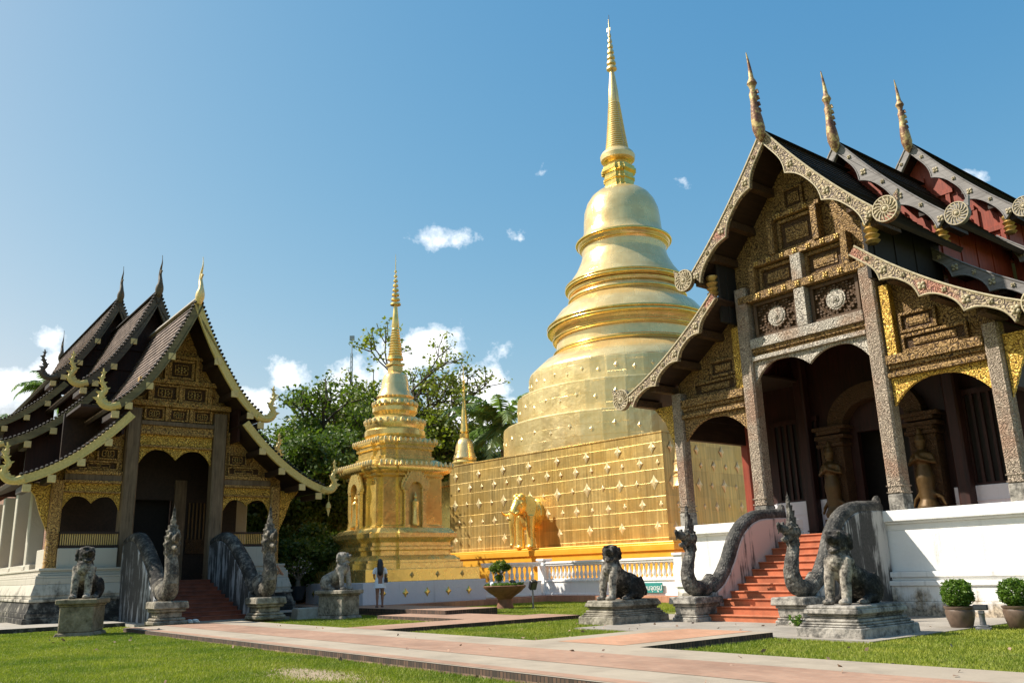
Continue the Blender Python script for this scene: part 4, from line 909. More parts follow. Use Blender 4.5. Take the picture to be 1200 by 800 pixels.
def hl_body():
    b = MB(); b.box(-3.45, -.8, 3.7, 3.85, 1.28, 7.6, 0); b.box(.8, 3.45, 3.7, 3.85, 1.28, 7.6, 0); b.box(-.8, .8, 3.7, 3.85, 4.4, 7.6, 0); b.box(-.9, .9, 4.4, 4.5, 1.28, 4.6, 1); b.build('porch_wall', ['dark_wood', 'unlit_dark'], HL)
    b = MB(); b.box(.86, 1.32, 3.62, 3.70, 1.28, 5.2, 0); b.build('wall_panel', 'old_post', HL)
    for s in (1,):
        w = MB(); w.box(*sorted((s*1.4, s*2.3)), 3.60, 3.70, 2.3, 2.75, 0); w.box(*sorted((s*1.38, s*2.32)), 3.58, 3.7, 2.75, 2.85, 0); wo = w.build('window', 'carved_dark', HL)
        for k in range(6):
            q = MB(); x = s*(1.47+k*.15); q.box(x-.03, x+.03, 3.60, 3.66, 2.86, 4.3, 0); q.build('bar', 'gold_shaded', wo)
    for s in (-1, 1):
        b = MB(); b.box(*sorted((s*3.3, s*3.5)), 3.86, 26.5, 1.28, 5.4, 0); b.build('side_wall', 'brick', HL)
        for k in range(6):
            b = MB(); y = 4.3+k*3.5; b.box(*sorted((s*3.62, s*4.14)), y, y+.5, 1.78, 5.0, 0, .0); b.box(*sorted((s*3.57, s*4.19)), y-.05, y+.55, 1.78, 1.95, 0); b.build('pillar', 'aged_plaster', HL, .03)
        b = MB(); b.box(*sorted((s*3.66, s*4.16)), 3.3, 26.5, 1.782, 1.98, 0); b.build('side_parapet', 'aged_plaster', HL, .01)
    b = MB(); b.box(-3.4, 3.4, 1.1, 3.68, 7.45, 7.55, 0); b.build('porch_ceiling', 'dark_wood', HL)
    b = MB(); b.box(-3.4, 3.4, 26.3, 26.5, 1.28, 9.0, 0); b.build('rear_wall', 'weathered_red', HL)
hl_body()
def bell(x, z, y):
    mb = MB(); mb.lathe([(.10, 0), (.095, .12), (.05, .2), (.03, .24)], 12, (x, y), 0, True, None, True, z); mb.tube([(x, y, z+.22), (x, y, z+.55)], .008, 5); mb.prism([(x-.08, z-.03), (x, z-.34), (x+.08, z-.03), (x, z+.04)], y-.008, y+.008, 'y')
    o = mb.build('hanging_bell', 'cream_wood'); o.location = FL.w(0, 0); o.rotation_euler = (0, 0, FL.th)
    tag(o, 'small gilt bell hanging from the right lower roof end of the left hall', 'bell')
bell(5.55, 3.85, -.7)
# ------------------------------------------------------------------ great stupa
ST = thing('great_stupa', 'huge golden bell-shaped stupa with ringed tiers and thin spire on a square gilt base', 'stupa', FS.w(0, 0), FS.th)
def diamond(mb, u, v, z, r, face, mi):
    """four-pointed gilt star fixed to a wall; face gives the outward axis"""
    pts = []
    for i in range(8):
        a = math.pi/4*i; q = r if i % 2 == 0 else r*.60
        pts.append((q*.72*math.cos(a), q*math.sin(a)))
    n = len(pts); d = .035
    def P(p, h):
        if face == '-y': return (u+p[0], v-h, z+p[1])
        return (u+h, v+p[0], z+p[1])
    vs = [P(p, .004) for p in pts]+[P((p[0]*.45, p[1]*.45), d) for p in pts]
    mb.add(vs, [(i, (i+1) % n, n+(i+1) % n, n+i) for i in range(n)]+[[n+i for i in range(n)]], mi)
def great_stupa():
    h = 7.85; zt = 7.24
    mb = MB(); mb.box(-h-.95, h+.95, -h-.95, h+.95, -.2, 1.9, 0); mb.box(-h-1.02, h+1.02, -h-1.02, h+1.02, 1.9, 2.2, 0); mb.box(-h-.9, h+.9, -h-.9, h+.9, 2.2, 2.3, 0); mb.box(-h-1.1, h+1.1, -h-1.1, h+1.1, -.2, .5, 0)
    mb.build('ledge', 'yellow', ST, .03, seg=2)
    mb = MB(); mb.box(-h-.04, h+.04, -h-.04, h+.04, 2.3, zt, 0, .04, .04); mb.box(-h-.03, h+.03, -h-.03, h+.03, zt, zt+.07, 0)
    k = 0
    for j, z in enumerate((2.95, 3.95, 4.95, 5.9, 6.6)):
        for i in range(15):
            u = -h+.55+i*1.04+(.26 if j % 2 else 0)
            big = (i+j) % 2 == 0; r = (.34 if j == 2 else .28) if big else .17
            if j in (0, 4) and not big: continue
            if u > h-.2: continue
            u += random.uniform(-.05, .05); zj = z+random.uniform(-.035, .035); r *= random.uniform(.9, 1.1)
            diamond(mb, u, -h-.03, zj, r, '-y', 1); diamond(mb, h+.03, u, zj, r, 'x', 1)
    mb.build('base_wall', ['gold_wall', 'ornament'], ST, .01)
    # drum tiers: many-sided, each a little narrower
    nside = 40
    for r, z0, z1 in ((7.86, zt+.07, 9.15), (6.98, 9.15, 10.95), (6.24, 10.95, 12.3)):
        mb = MB(); mb.lathe([(r+.02, z0), (r, z1-.06), (r-.05, z1)], nside, (0, 0), 0, False)
        for i in range(0, nside):
            a = 2*math.pi*(i+.5)/nside; zz = lerp(z0, z1, .45+.12*(i % 2)); R_ = r*math.cos(math.pi/nside)+.01
            q = .17; t = Vector((-math.sin(a), math.cos(a), 0)); o_ = Vector((math.cos(a), math.sin(a), 0))
            vs = []
            for kx in range(8):
                b_ = math.pi/4*kx; w = q if kx % 2 == 0 else q*.6
                vs.append(o_*R_+t*(w*.75*math.cos(b_))+Vector((0, 0, zz+w*math.sin(b_))))
            vs += [o_*(R_+.035)+(p-o_*R_-Vector((0, 0, zz)))*.4+Vector((0, 0, zz)) for p in vs]
            mb.add(vs, [(x, (x+1) % 8, 8+(x+1) % 8, 8+x) for x in range(8)]+[[8+x for x in range(8)]], 1)
        mb.build('drum_tier', ['gold_drum', 'ornament'], ST)
    def part(name, prof, mat, n=96, sharp=32):
        mb = MB(); mb.lathe(prof, n); mb.build(name, mat, ST, 0, sharp)
    def torus(zc, r, t, squash=1.0):
        return [(r+t*math.cos(a), zc+t*squash*math.sin(a)) for a in [math.pi*(-.5)+math.pi*i/7 for i in range(8)]]
    part('shoulder', [(6.2, 12.29), (6.16, 12.42), (5.3, 13.2), (4.62, 13.55)], 'gold_bell')
    def ringset(z0, z1, rn, rs, rtop):
        p = [(rn, z0)]+torus(z0+.22, rn+.02, .16)+[(rn-.04, z0+.4), (rn-.06, lerp(z0, z1, .5))]+torus(lerp(z0, z1, .56), rn+.04, .12)+[(rn-.02, lerp(z0, z1, .68))]+[(rn+.12, lerp(z0, z1, .76))]+torus(lerp(z0, z1, .86), rs-.12, .16)+[(rs-.06, z1-.04), (rs-.1, z1+.06)]
        return p
    part('ring_band', ringset(13.5, 15.45, 4.52, 4.9, 0), 'gold_bell'); part('sloping_tier', [(4.86, 15.44), (4.8, 15.56), (4.2, 16.35), (3.62, 16.78), (3.5, 16.9)], 'gold_bell')
    part('ring_band', ringset(16.85, 18.0, 3.46, 3.7, 0), 'gold_bell'); part('sloping_tier', [(3.66, 17.98), (3.6, 18.1), (3.05, 18.9), (2.72, 19.6), (2.64, 19.9)], 'gold_bell')
    for z, r, t in ((13.72, 4.62, .1), (14.6, 4.62, .09), (15.16, 4.9, .13), (15.36, 4.94, .09), (17.05, 3.56, .09), (17.55, 3.56, .08), (17.82, 3.7, .11), (17.98, 3.72, .07)):
        part('gilt_ring', torus(z, r, t), 'gold_ring')
    part('bell', [(2.62, 19.88), (2.62, 20.35), (2.82, 20.55), (2.9, 20.72), (2.9, 20.86), (2.72, 20.98), (2.56, 21.2), (2.44, 21.6), (2.40, 22.3), (2.33, 22.95), (2.14, 23.5), (1.85, 23.95), (1.5, 24.25), (1.2, 24.38)], 'gold_bell')
    for z, r, t in ((20.5, 2.72, .06), (20.8, 2.9, .11)): part('gilt_ring', torus(z, r, t), 'gold_ring')
    pl = [(1, -.55), (1, .55), (.8, .55), (.8, .8), (.55, .8), (.55, 1), (-.55, 1), (-.55, .8), (-.8, .8), (-.8, .55), (-1, .55), (-1, -.55), (-.8, -.55), (-.8, -.8), (-.55, -.8), (-.55, -1), (.55, -1), (.55, -.8), (.8, -.8), (.8, -.55)]
    mb = MB(); mb.lathe([(.95, 24.3), (.95, 24.55), (.82, 24.65), (.82, 25.0), (.9, 25.05), (.9, 25.2), (.82, 25.25), (.82, 25.5), (1.0, 25.62), (1.0, 25.8), (.92, 25.85), (.92, 26.0)], 20, (0, 0), 0, False, pl)
    mb.build('throne', 'gold_ring', ST, .02)
    part('spire_neck', [(.78, 25.95), (.72, 26.3), (.95, 26.45)], 'gold_orange', 40)
    part('spire_collar', [(.95, 26.42), (1.08, 26.5), (1.12, 26.8), (1.02, 27.0), (.8, 27.2)], 'gold_pale', 40)
    pr = []
    for i in range(22):
        t = i/22; r = lerp(.74, .36, t**.85); z = lerp(27.2, 30.7, t); dz = 3.5/22
        pr += [(r*.86, z), (r*1.03, z+dz*.3), (r*1.03, z+dz*.62), (r*.86, z+dz*.95)]
    part('ringed_cone', pr, 'gold_pale', 40)
    part('spire', [(.32, 30.68), (.36, 30.8), (.32, 31.5), (.2, 32.6), (.12, 33.1)], 'gold_pale', 32)
    mb = MB(); 
    for i in range(7):
        t = i/7; r = lerp(.34, .07, t); z = lerp(33.1, 36.0, t); mb.lathe([(r*.55, z), (r, z+.05), (r*.98, z+.2), (r*.6, z+.34), (r*.45, z+.42)], 20)
    mb.lathe([(.05, 35.9), (.03, 36.6), (.012, 37.0)], 10); mb.box(-.2, .1, -.01, .01, 36.1, 36.35)
    mb.build('parasol_finial', 'gold_pale', ST)
    mb = MB(); mb.tube([(.12, -.1, 33.2), (.13, -.1, 37.2)], .02, 6); mb.tube([(.12, -.1, 33.2), (.36, -.2, 30.7), (.95, -.4, 27.0)], .012, 5); mb.build('lightning_rod', 'grey_metal', ST)
great_stupa()
def elephant():
    mb = MB()                                           # forequarters come out of the wall and face -y
    mb.ell((0, .35, 1.72), (.66, 1.4, .72)); mb.ell((0, -.45, 1.62), (.6, .5, .74))
    for s in (-1, 1): mb.tube([(s*.34, .55, 1.5), (s*.36, .55, .7), (s*.36, .55, 0)], [.34, .27, .29], 12)
    mb.ell((0, -1.08, 2.12), (.36, .42, .46)); mb.ell((-.16, -1.16, 2.46), (.19, .24, .2)); mb.ell((.16, -1.16, 2.46), (.19, .24, .2)); mb.ell((0, -1.42, 2.05), (.25, .2, .36))
    mb.tube(crv([(0, -1.42, 2.05), (0, -1.66, 1.72), (0, -1.76, 1.2), (0, -1.72, .65), (0, -1.80, .2), (0, -1.92, .12)], 5), [.24-.0062*i for i in range(26)], 12)
    for s in (-1, 1):
        mb.tube([(s*.34, -.68, 1.55), (s*.35, -.72, .9), (s*.35, -.72, .5), (s*.35, -.72, .02)], [.29, .22, .21, .25], 12); mb.ell((s*.35, -.84, .08), (.22, .2, .09))
        ear = [(-.1, .5), (.25, .55), (.5, .38), (.58, .0), (.48, -.4), (.3, -.66), (.1, -.5), (-.05, -.2)]
        e = MB(); e.prism(ear, -.05, .05, 'y'); M = rotm(0, 0, s*.75)
        mb.add([M @ Vector((s*p[0], p[1], p[2]))+Vector((s*.28, -.98, 2.0)) for p in e.v], e.f)
        mb.ell((s*.3, -1.3, 2.16), (.05, .06, .05)); mb.tube(crv([(s*.2, -1.46, 1.78), (s*.3, -1.8, 1.62), (s*.31, -2.12, 1.68), (s*.27, -2.3, 1.82)], 4), [.085, .08, .075, .07, .066, .062, .058, .052, .046, .04, .034, .026, .015], 8)
    for k in range(3): mb.tube([(.62*math.cos(t), -.1+.28*k, 1.66+.78*math.sin(t)) for t in [math.pi*(-.05+1.1*i/14) for i in range(15)]], .045, 6)
    me = sculpt(mb, 'elephant', 'gold_yellow', .03, 1)
    o = link('elephant', me, ST); o.location = (-.75, -7.95, 2.3); o.scale = (1.12, .88, 1.05)
elephant()
# ------------------------------------------------------------------ small stupas
def small_stupa_parts(root):
    plan = [(1, -.36), (1, .36), (.86, .36), (.86, .68), (.68, .68), (.68, .86), (.36, .86), (.36, 1), (-.36, 1), (-.36, .86), (-.68, .86), (-.68, .68), (-.86, .68), (-.86, .36), (-1, .36), (-1, -.36), (-.86, -.36), (-.86, -.68), (-.68, -.68), (-.68, -.86), (-.36, -.86), (-.36, -1), (.36, -1), (.36, -.86), (.68, -.86), (.68, -.68), (.86, -.68), (.86, -.36)]
    plan = [(1, -.42), (1, .42), (.93, .42), (.93, .80), (.80, .80), (.80, .93), (.42, .93), (.42, 1), (-.42, 1), (-.42, .93), (-.80, .93), (-.80, .80), (-.93, .80), (-.93, .42), (-1, .42), (-1, -.42), (-.93, -.42), (-.93, -.80), (-.80, -.80), (-.80, -.93), (-.42, -.93), (-.42, -1), (.42, -1), (.42, -.93), (.80, -.93), (.80, -.80), (.93, -.80), (.93, -.42)]
    def sq(name, prof, mat, ante=None):
        mb = MB(); mb.lathe(prof, 28, (0, 0), 0, False, plan)
        if ante:                                        # row of small upright leaves along the edge
            r, z, n = ante
            for f in range(4):
                c, s_ = math.cos(f*math.pi/2), math.sin(f*math.pi/2)
                for i in range(n):
                    t = -.8*r+1.6*r*i/(n-1); x, y = (t, -r*.955); mb.ell((c*x-s_*y, s_*x+c*y, z+.06), (.07, .07, .14), None, 6, 4, 1)
        return mb.build(name, [mat, 'gold_pale'], root)
    mb = MB(); h = 2.86; mb.box(-h, h, -h, h, -.05, .95, 0)
    for u in (-2.0, -1.0, 0, 1.0, 2.0):
        for q in (0, 1):
            m2 = MB()
        diamond(mb, u, -h, .52, .2, '-y', 1); diamond(mb, h, u, .52, .2, 'x', 1)
    mb.build('plinth', ['shaded_white_wall', 'gold_orange'], root, .015)
    mb = MB(); h = 2.68; mb.box(-h, h, -h, h, .95, 1.45, 0)
    for u in (-1.8, -.6, .6, 1.8): diamond(mb, u, -h, 1.2, .15, '-y', 1); diamond(mb, h, u, 1.2, .15, 'x', 1)
    mb.build('gilt_plinth', ['gold_orange', 'gold_old'], root, .015)
    sq('base', [(2.46, 1.45), (2.46, 1.68), (2.36, 1.70), (2.36, 1.80), (2.14, 1.98), (2.02, 2.0), (2.02, 2.18), (2.14, 2.22), (2.14, 2.34), (2.02, 2.38), (2.02, 2.52), (2.26, 2.72), (2.26, 2.9), (2.18, 2.95), (2.0, 3.12)], 'gold_small')
    sq('body', [(1.78, 3.11), (1.78, 3.2), (1.72, 3.25), (1.72, 5.25), (1.8, 5.32), (1.8, 5.42)], 'gold_orange')
    sq('cornice', [(1.84, 5.42), (2.02, 5.5), (2.1, 5.62), (2.1, 5.74), (1.9, 5.86), (1.62, 6.05)], 'gold_small', (2.1, 5.74, 15))
    sq('upper_tier', [(1.46, 6.04), (1.46, 6.2), (1.36, 6.24), (1.36, 6.5), (1.44, 6.54), (1.44, 6.68), (1.52, 6.74), (1.52, 6.84), (1.4, 6.94), (1.2, 7.08)], 'gold_small', (1.52, 6.84, 11))
    def rd(name, prof, mat, n=48, pet=None):
        mb = MB(); mb.lathe(prof, n)
        if pet:
            for i in range(pet[2]): a = 2*math.pi*i/pet[2]; mb.ell((pet[0]*math.cos(a), pet[0]*math.sin(a), pet[1]), (.09, .09, .12), None, 6, 4, 1)
        mb.build(name, [mat, 'gold_pale'], root, 0, 32)
    rd('lotus_tier', [(1.25, 7.07), (1.36, 7.2), (1.36, 7.42), (1.28, 7.5), (1.33, 7.62), (1.33, 7.78), (1.18, 7.95), (1.0, 8.08)], 'gold_small', 48, (1.33, 7.84, 26))
    rd('lotus_tier', [(.9, 8.07), (.92, 8.2), (1.02, 8.32), (1.02, 8.5), (.92, 8.56), (.98, 8.66), (.86, 8.86), (.78, 8.95)], 'gold_small', 48, (.98, 8.68, 20))
    rd('bell', [(.8, 8.94), (.86, 9.02), (.78, 9.14), (.66, 9.4), (.60, 9.8), (.52, 10.05), (.34, 10.2), (.25, 10.24)], 'gold_bell')
    mb = MB(); mb.box(-.26, .26, -.26, .26, 10.22, 10.5); mb.box(-.33, .33, -.33, .33, 10.5, 10.62); mb.box(-.2, .2, -.2, .2, 10.62, 10.75); mb.build('throne', 'gold_small', root, .02)
    pr = [(.2, 10.74), (.38, 10.8), (.36, 10.9)]
    for i in range(11): t = i/11; r = lerp(.34, .17, t); z = lerp(10.9, 12.3, t); pr += [(r*.84, z), (r, z+.04), (r, z+.08), (r*.84, z+.115)]
    pr += [(.15, 12.32), (.18, 12.4), (.13, 12.9), (.08, 13.5)]
    rd('ringed_cone', pr, 'gold_small', 28)
    pr = []
    for i in range(8): t = i/8; r = lerp(.25, .04, t**.8); z = lerp(13.45, 15.3, t); pr += [(r*.25, z-.02), (r, z), (r*.95, z+.09), (r*.3, z+.13)]
    rd('parasol_finial', pr+[(.02, 15.4), (.008, 16.0)], 'gold_small', 20)
def niches(root):
    for f in range(4):
        rz = f*math.pi/2
        e = bpy.data.objects.new('niche', None); COL.objects.link(e); e.parent = root; e.rotation_euler = (0, 0, rz)
        y = -1.78
        b = MB()
        for s in (-1, 1):
            b.box(s*.42-.09, s*.42+.09, y-.16, y, 3.2, 4.65, 0); b.box(s*.42-.13, s*.42+.13, y-.2, y, 3.12, 3.26, 0); b.box(s*.42-.13, s*.42+.13, y-.2, y, 4.6, 4.74, 0)
        n = 16; outer = []; inner = []
        for i in range(n+1):
            t = i/n; a = math.pi*t; outer.append((-.62*math.cos(a), 4.7+.55*math.sin(a)+.5*math.sin(a)**6)); inner.append((-.34*math.cos(a), 4.62+.42*math.sin(a)))
        b.prism(outer+inner[::-1], y-.2, y, 'y')
        for i in range(1, n): p = outer[i]; b.prism([(p[0]-.07, p[1]-.02), (p[0]+math.copysign(.05, p[0]), p[1]+.22), (p[0]+.07, p[1]-.02)], y-.17, y-.08, 'y')
        b.build('niche_frame', 'gold_small', e, .008)
        b = MB(); b.box(-.34, .34, y-.012, y+.05, 3.15, 4.95, 0); b.build('recess', 'gold_old', e)
        b = MB(); b.lathe([(.02, 0), (.17, .01), (.19, .1), (.13, .5), (.15, .85), (.17, 1.0), (.06, 1.1), (.055, 1.13)], 12); b.ell((0, 0, 1.21), (.075, .08, .1)); b.lathe([(.05, 1.28), (.01, 1.42)], 8)
        o = link('niche_figure', b.mesh('niche_figure', 'gold_small'), e); o.location = (0, y-.1, 3.2)
SM = thing('small_stupa', 'gold stupa with niches and notched cornices standing between the left hall and the great stupa', 'stupa', FM.w(0, 0), FM.th)
small_stupa_parts(SM); niches(SM)
def corner_chedi(name, label, loc, s):
    t = thing(name, label, 'stupa', loc, TH_S)
    def rd(nm, prof, mat, n=32): mb = MB(); mb.lathe([(r*s, z*s) for r, z in prof], n); mb.build(nm, mat, t, 0, 32)
    mb = MB(); q = 1.25*s; mb.box(-q, q, -q, q, -1.6, 1.2*s, 0); mb.box(-q*.9, q*.9, -q*.9, q*.9, 1.2*s, 5.2*s); mb.box(-q, q, -q, q, 5.2*s, 5.5*s); mb.build('base', 'gold_orange', t, .02)
    rd('drum', [(1.1, 5.5), (1.1, 5.8), (.95, 5.9), (1.0, 6.2), (.85, 6.35), (.9, 6.7), (.75, 6.85)], 'gold_small')
    rd('bell', [(.74, 6.84), (.78, 7.0), (.62, 7.4), (.56, 7.9), (.4, 8.25), (.25, 8.35)], 'gold_bell')
    rd('spire', [(.3, 8.34), (.32, 8.6), (.2, 8.66), (.3, 8.75), (.2, 9.6), (.1, 10.8), (.06, 11.4), (.16, 11.45), (.06, 11.55), (.13, 11.8), (.05, 11.9), (.1, 12.2), (.04, 12.3), (.01, 13.4)], 'gold_small', 20)
d_ = pix_dir(545, 560)
corner_chedi('corner_stupa', 'slender distant gold stupa whose spire rises just left of the great stupa', (d_.x/d_.y*55, 55, 1.4), .97)
def parasol():
    t = thing('tiered_parasol', 'tall gilt five-tiered parasol on a pole beside the stupa corner', 'ceremonial parasol', (7.45, 39.2, 0))
    mb = MB(); mb.tube([(0, 0, 0), (0, 0, 7.3)], .055, 8); mb.lathe([(.2, 0), (.22, .12), (.1, .2)], 12); mb.build('pole', 'gold_orange', t)
    for i, (z, r, h) in enumerate(((4.65, .44, .62), (5.3, .36, .5), (5.82, .28, .42), (6.26, .21, .36), (6.64, .14, .3))):
        mb = MB(); mb.lathe([(r, z), (r*1.03, z+.04), (r*.94, z+.1), (r*.9, z+h*.7), (r*.98, z+h*.76), (r*.5, z+h), (.05, z+h+.03)], 20)
        for k in range(14): a = 2*math.pi*k/14; mb.prism([(r*math.cos(a)-.03, z), (r*math.cos(a), z-.09), (r*math.cos(a)+.03, z)], r*math.sin(a)-.006, r*math.sin(a)+.006, 'y')
        mb.build('canopy', 'gold_pale', t)
    mb = MB(); mb.lathe([(.05, 6.9), (.09, 7.0), (.03, 7.1), (.06, 7.2), (.01, 7.7)], 12); mb.build('finial', 'gold_small', t)
    mb = MB(); mb.tube(crv([(0, 0, 3.3), (.16, 0, 3.7), (.04, 0, 4.2), (.12, 0, 4.6)], 5), .05, 6); mb.tube(crv([(0, 0, 3.3), (-.16, 0, 3.7), (-.04, 0, 4.2), (-.12, 0, 4.6)], 5), .05, 6); mb.build('bracket', 'gold_orange', t)
parasol()
# ------------------------------------------------------------------ balustrades and kerbs in front of the stupas
def balustrade(name, label, p0, p1, z0, mat, post0=True, post1=True):
    p0, p1 = Vector((*p0, 0)), Vector((*p1, 0)); L = (p1-p0).length; th = math.atan2(p1.y-p0.y, p1.x-p0.x)
    t = thing(name, label, 'balustrade', (p0.x, p0.y, z0), th, 'balustrades round the great stupa')
    mb = MB(); mb.box(0, L, -.14, .14, 0, .58, 0); mb.box(0, L, -.18, .18, .58, .66, 0); mb.box(0, L, -.18, .18, 0, .09, 0); mb.build('base_wall', mat, t, .01)
    mb = MB(); mb.box(0, L, -.15, .15, 1.28, 1.36, 0); mb.box(0, L, -.19, .19, 1.36, 1.46, 0); mb.build('rail', mat, t, .015)
    m = MB(); m.lathe([(.095, 0), (.095, .06), (.05, .09), (.07, .13), (.092, .22), (.07, .33), (.045, .4), (.05, .43), (.045, .47), (.06, .53), (.04, .56), (.095, .58), (.095, .62)], 12); me = m.mesh('baluster', mat)
    n = int((L-.5)/.262)
    for i in range(n):
        o = link('baluster', me, t); o.location = ((i+.5)*(L-.5)/n+.25, 0, .66)
    for x, on in ((0, post0), (L, post1)):
        if on: mb = MB(); mb.box(x-.22, x+.22, -.22, .22, -.002, 1.5, 0); mb.box(x-.27, x+.27, -.27, .27, 1.5, 1.6, 0); mb.box(x-.26, x+.26, -.26, .26, -.003, .14, 0); mb.build('pillar', mat, t, .015)
    return t
K1 = (1.15, 40.8)
balustrade('balustrade', 'white balustrade with turned balusters in sunlight behind the seated stone lion', K1, (K1[0]+8.2*math.cos(-.9), K1[1]+8.2*math.sin(-.9)), .12, 'white_rail')
balustrade('balustrade', 'shaded stretch of white balustrade joining the small stupa to the corner pillar', (-1.55, 38.75), (K1[0]-.25, K1[1]-.2), .12, 'white_rail', False, False)
def kerb(name, a, b, w, z0, z1, mat):
    a, b = Vector((*a, 0)), Vector((*b, 0)); mb = MB(); mb.box(0, (b-a).length, -w, 0, z0, z1, 0); o = mb.build(name, mat); o.location = a; o.rotation_euler = (0, 0, math.atan2(b.y-a.y, b.x-a.x)); return structure(o)
kerb('terrace_kerb', (K1[0]-.1, K1[1]-.2), (K1[0]+9.0*math.cos(-.9), K1[1]+9.0*math.sin(-.9)), .75, -.3, .14, 'kerb_orange')
kerb('terrace_kerb', (-5.5, 34.6), (K1[0]+.4, K1[1]-.2), .75, -.3, .11, 'kerb_orange')
mb = MB(); mb.prism([(-1.0, 38.9), (1.0, 40.6), (8, 33), (30, 45), (30, 80), (-22, 80), (-22, 46), (-9.9, 40.5), (-5.5, 35.8)], -.2, .1, 'z'); structure(mb.build('terrace', 'kerb_orange'))  # orange tile colour chosen to throw warm reflections onto the stupa's shaded face
# ------------------------------------------------------------------ stone serpents along the stairs
def naga_mesh(s, fat, mat):
    """rearing serpent facing -y, standing on z = 0: belly coil, S-shaped neck, open jaws, flame crest"""
    mb = MB()
    c = crv([(0, .75, .42), (0, .42, .2), (0, .05, .19), (0, -.22, .28), (0, -.34, .55), (0, -.26, .86), (0, -.14, 1.12), (0, -.14, 1.32), (0, -.24, 1.45)], 4); m = len(c)
    rad = [fat*lerp(lerp(.2, .225, min(1, i/12)), .10 if fat < 1.1 else .135, max(0, (i-12)/(m-13))**.8) for i in range(m)]
    mb.tube(c, rad, 12)
    hs = len(mb.v)
    mb.ell((0, -.24, 1.5), (.125*fat, .17, .135))
    mb.tube(crv([(0, -.28, 1.54), (0, -.46, 1.55), (0, -.58, 1.60), (0, -.62, 1.68)], 3), [.10, .095, .09, .085, .075, .065, .055, .045, .035, .02], 8)
    mb.tube(crv([(0, -.24, 1.42), (0, -.42, 1.36), (0, -.53, 1.37)], 3), [.075, .07, .065, .06, .05, .042, .03], 8)
    for sg in (-1, 1):
        mb.ell((sg*.10, -.34, 1.59), (.045, .06, .05)); mb.ell((sg*.09, -.33, 1.655), (.04, .09, .028), rotm(.35))
        mb.tube([(sg*.05, -.54, 1.53), (sg*.05, -.55, 1.46)], [.022, .008], 5); mb.ell((sg*.12, -.14, 1.5), (.035, .10, .10))
    hv = Vector((0, -.24, 1.48)); mb.v[hs:] = [tuple(hv+(Vector(p)-hv)*1.28) for p in mb.v[hs:]]      # a heavy head on the slim neck
    crest = [(-.32, 1.58), (-.27, 1.72), (-.22, 1.86), (-.20, 2.0), (-.20, 2.15), (-.16, 2.36), (-.11, 2.12), (-.03, 2.16), (-.06, 2.0), (.04, 2.02), (0, 1.86), (.10, 1.86), (.05, 1.70), (.15, 1.68), (.09, 1.52), (.17, 1.46), (.10, 1.34), (.13, 1.2), (.02, 1.1), (-.12, 1.3)]
    mb.prism(crest, -.05, .05, 'x')
    if fat > 1.1:                                         # fuller crown: the same flame turned to both sides
        for ang in (-.9, .9, -2.1, 2.1):
            tmp = MB(); tmp.prism([(y*.8 if z < 1.9 else y*.9-.02, 1.42+(z-1.42)*.86 if z > 1.42 else z) for y, z in crest], -.045, .045, 'x'); Rz = Matrix.Rotation(ang, 3, 'Z')
            mb.add([Rz @ (Vector(p)-Vector((0, -.14, 0)))+Vector((0, -.14, 0)) for p in tmp.v], tmp.f)
    mb.tube([(0, -.16, 1.9), (0, -.165, 2.2), (0, -.15, 2.48)], [.05, .04, .014], 6)
    mb.tube([(0, -.42, 1.34), (0, -.40, 1.22), (0, -.34, 1.14)], [.04, .035, .015], 6)
    for i in range(7): a = i/6; p = c[int(10+a*(m-16))]; r = rad[int(10+a*(m-16))]; mb.tube([(-.09*fat, p.y-r*.9, p.z-.02), (0, p.y-r*1.06, p.z-.03), (.09*fat, p.y-r*.9, p.z-.02)], .022, 5)
    return sculpt(mb, 'serpent', mat, .02, 1, .02, .1)
def pedestal_mesh(w, d, h, mat, name='pedestal', lay=None):
    mb = MB()
    for z0, z1, o, t in (lay or [(0, .22, 0, 0), (.22, .30, .03, 0), (.30, .62, .07, -.02), (.62, .72, .02, 0), (.72, 1.0, -.05, .02)]):
        mb.box(-w/2+o, w/2-o, -d/2+o, d/2-o, z0*h, z1*h, 0, t, t)
    me = mb.mesh(name, mat); return me
def rail_wall(parent, x, prof, y_end, th, zb, wmat, rmat, r, end_knob=True):
    """stair wall with the serpent's body lying along its top"""
    P = crv([(x, y, z) for y, z in prof], 6)
    mb = MB(); poly = [(p.y, p.z-.05) for p in P]+[(P[-1].y, zb), (P[0].y, zb)]
    mb.prism(poly, x-th/2, x+th/2, 'x'); mb.build('stair_wall', wmat, parent, .04, 3)
    mb = MB(); mb.tube(P, [r]*len(P), 12)
    if end_knob: mb.ell((x, P[0].y+.02, P[0].z+.12), (.11, .13, .22), rotm(-.3))
    me = sculpt(mb, 'serpent_body', rmat, .035, 2, .02, .1); link('serpent_body', me, parent)
RP = [(.22, 2.50), (-.5, 2.47), (-1.05, 2.42), (-1.55, 2.22), (-1.95, 1.86), (-2.3, 1.32), (-2.7, .86), (-3.1, .62)]
nm_r = naga_mesh(1, 1.0, 'stone_serpent'); pd_r = pedestal_mesh(.78, 1.0, .62, 'stone_grey')
for s, lab in ((-1, 'dark stone serpent rail with pink streaked wall, left of the orange stairs'), (1, 'dark stone serpent rail rearing behind the seated lion, right of the orange stairs')):
    t = thing('serpent_stair_rail', lab, 'serpent rail', FR.w(0, 0), FR.th, 'serpent stair rails')
    rail_wall(t, s*1.43, RP, 0, .42, -.12, 'streak_pink' if s < 0 else 'streak_dark', 'stone_rail', .20)
    o = link('serpent_head', nm_r, t); o.location = (s*1.5, -3.52, .5); o.scale = (1.0, .82, .93)
    o = link('pedestal', pd_r, t, .03); o.location = (s*1.5, -3.55, -.12)
